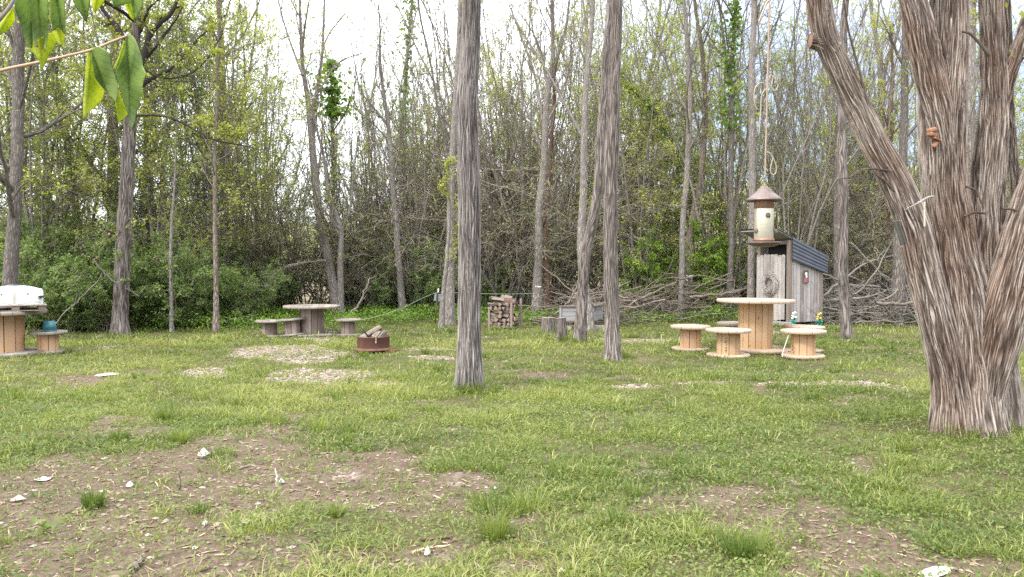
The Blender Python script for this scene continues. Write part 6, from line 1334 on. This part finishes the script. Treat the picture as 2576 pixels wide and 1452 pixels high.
leaf([([(190, 330), (240, 365), (270, 350), (345, 395), (365, 250), (405, 245), (425, 310), (410, 360), (370, 420), (340, 480), (315, 538), (300, 460), (250, 400)], U, ((300, 250), (315, 530)), 1.),
      ([(105, 60), (130, -60), (235, -60), (232, 100), (247, 200), (252, 300), (242, 372), (200, 340), (170, 230), (150, 160)], T, ((235, 0), (245, 370)), -1.),
      ([(233, -60), (362, -60), (367, 120), (362, 250), (346, 402), (310, 290), (270, 362), (248, 300), (243, 200), (228, 100)], T, ((290, 0), (310, 290)), -.6)], BD - .05)
leaf([([(396, 235), (440, 205), (494, 262), (470, 355), (430, 320)], U, ((440, 210), (470, 350)), 1.), ([(370, -60), (490, -60), (497, 180), (496, 268), (440, 212), (398, 242), (383, 150)], T, ((430, 0), (470, 260)), -1.)], BD + .03)
leaf([([(-60, 260), (0, 180), (100, 50), (118, 150), (62, 230), (-5, 268)], U, ((100, 60), (-20, 265)), 1.)], BD + .06)
leaf([([(520, -60), (698, -60), (672, 80), (655, 178), (635, 100), (570, 55)], T, ((610, -40), (655, 170)), -1.)], BD + .05)
leaf([([(690, -60), (800, -40), (790, 5), (715, 112), (693, 40)], U, ((740, -40), (712, 108)), 1.)], BD + .06)
leaf([([(938, 32), (990, 15), (1012, 90), (1022, 168), (985, 130)], U, ((965, 20), (1020, 165)), 1.), ([(855, -60), (1085, -60), (1082, 50), (1062, 82), (1020, 168), (1008, 90), (988, 20), (940, 35), (848, 62)], T, ((1000, -40), (1020, 160)), -1.)], BD + .05)

hm, hnt = new_mat('thin_haze'); HN = NT(hnt); pv = HN.n('ShaderNodeVolumePrincipled', i_Color=(.86, .89, .95, 1), i_Density=HAZE)
hnt.nodes.new('ShaderNodeOutputMaterial'); hnt.links.new(pv.outputs[0], hnt.nodes[-1].inputs['Volume'])
bm = bmesh.new(); bmesh.ops.create_cube(bm, size=1); me = bpy.data.meshes.new('haze'); bmesh.ops.scale(bm, vec=(1900, 1900, 64), verts=bm.verts); bmesh.ops.translate(bm, vec=(0, 600, 29), verts=bm.verts); bm.to_mesh(me); bm.free(); me.materials.append(hm)
if HAZE: ho = bpy.data.objects.new('haze', me); COL.objects.link(ho); tag(ho, kind='stuff')
# ------------------------------------------------------------------ sky, sun, camera
w = bpy.data.worlds.new('World'); scene.world = w; w.use_nodes = True
nt = w.node_tree; nt.nodes.clear(); N = NT(nt)
EL, AZ = math.radians(46), math.radians(-132)     # AZ from +Y towards +X
sky = N.n('ShaderNodeTexSky'); sky.sky_type = 'NISHITA'; sky.sun_disc = False; sky.sun_elevation = EL; sky.sun_rotation = AZ
b1 = N.n('ShaderNodeBackground', i_Color=sky.outputs[0], i_Strength=.05)
tc = N.n('ShaderNodeTexCoord').outputs['Generated']
sx = N.n('ShaderNodeSeparateXYZ', i_0=tc)
cl = N.noise(N.scale(tc, (1, 1, 2.2)), 2.6, 5, .55)
lum = N.math('MULTIPLY_ADD', N.math('MAXIMUM', sx.outputs[2], 0.), 1.5, N.math('MULTIPLY_ADD', cl, .5, .65))
fx = N.n('ShaderNodeMapRange', interpolation_type='SMOOTHSTEP', i_0=N.math('MULTIPLY_ADD', cl, .35, N.math('SUBTRACT', sx.outputs[0], .17)), i_1=.0, i_2=.26).outputs[0]
fz = N.n('ShaderNodeMapRange', interpolation_type='SMOOTHSTEP', i_0=sx.outputs[2], i_1=.55, i_2=.16).outputs[0]
dark = N.math('MULTIPLY', fx, fz)
colr = N.mix(dark, (1., 1., 1.02), (.50, .54, .76))
mul = N.n('ShaderNodeVectorMath', operation='SCALE', i_0=colr, i_Scale=N.math('MULTIPLY', lum, N.math('MULTIPLY_ADD', dark, -.54, 1.0))).outputs[0]
b2 = N.n('ShaderNodeBackground', i_Color=mul, i_Strength=1.0)
ad = N.n('ShaderNodeAddShader'); nt.links.new(b1.outputs[0], ad.inputs[0]); nt.links.new(b2.outputs[0], ad.inputs[1])
wo = N.n('ShaderNodeOutputWorld'); nt.links.new(ad.outputs[0], wo.inputs[0])
sl_ = bpy.data.lights.new('sun', 'SUN'); sl_.energy = 1.5; sl_.angle = math.radians(10); sl_.color = (1, .96, .9)
so = bpy.data.objects.new('sun', sl_); COL.objects.link(so)
sv = Vector((math.sin(AZ) * math.cos(EL), math.cos(AZ) * math.cos(EL), math.sin(EL))); so.rotation_euler = sv.to_track_quat('Z', 'Y').to_euler()
cam = bpy.data.cameras.new('camera'); co = bpy.data.objects.new('camera', cam); COL.objects.link(co)
co.location = (0, 0, H); co.rotation_euler = (math.pi / 2 - PITCH, 0, 0)
cam.sensor_width = 36; cam.lens = F / 2576 * 36; cam.clip_start = .02; cam.clip_end = 3000
scene.camera = co
vs = scene.view_settings; vs.view_transform = 'Standard'; vs.look = 'None'; vs.exposure = 1.08; vs.gamma = 1
scene.cycles.max_bounces = 8; scene.cycles.volume_bounces = 1; scene.cycles.diffuse_bounces = 5; scene.cycles.transmission_bounces = 3; scene.cycles.transparent_max_bounces = 4; scene.cycles.glossy_bounces = 2
scene.cycles.use_denoising = False
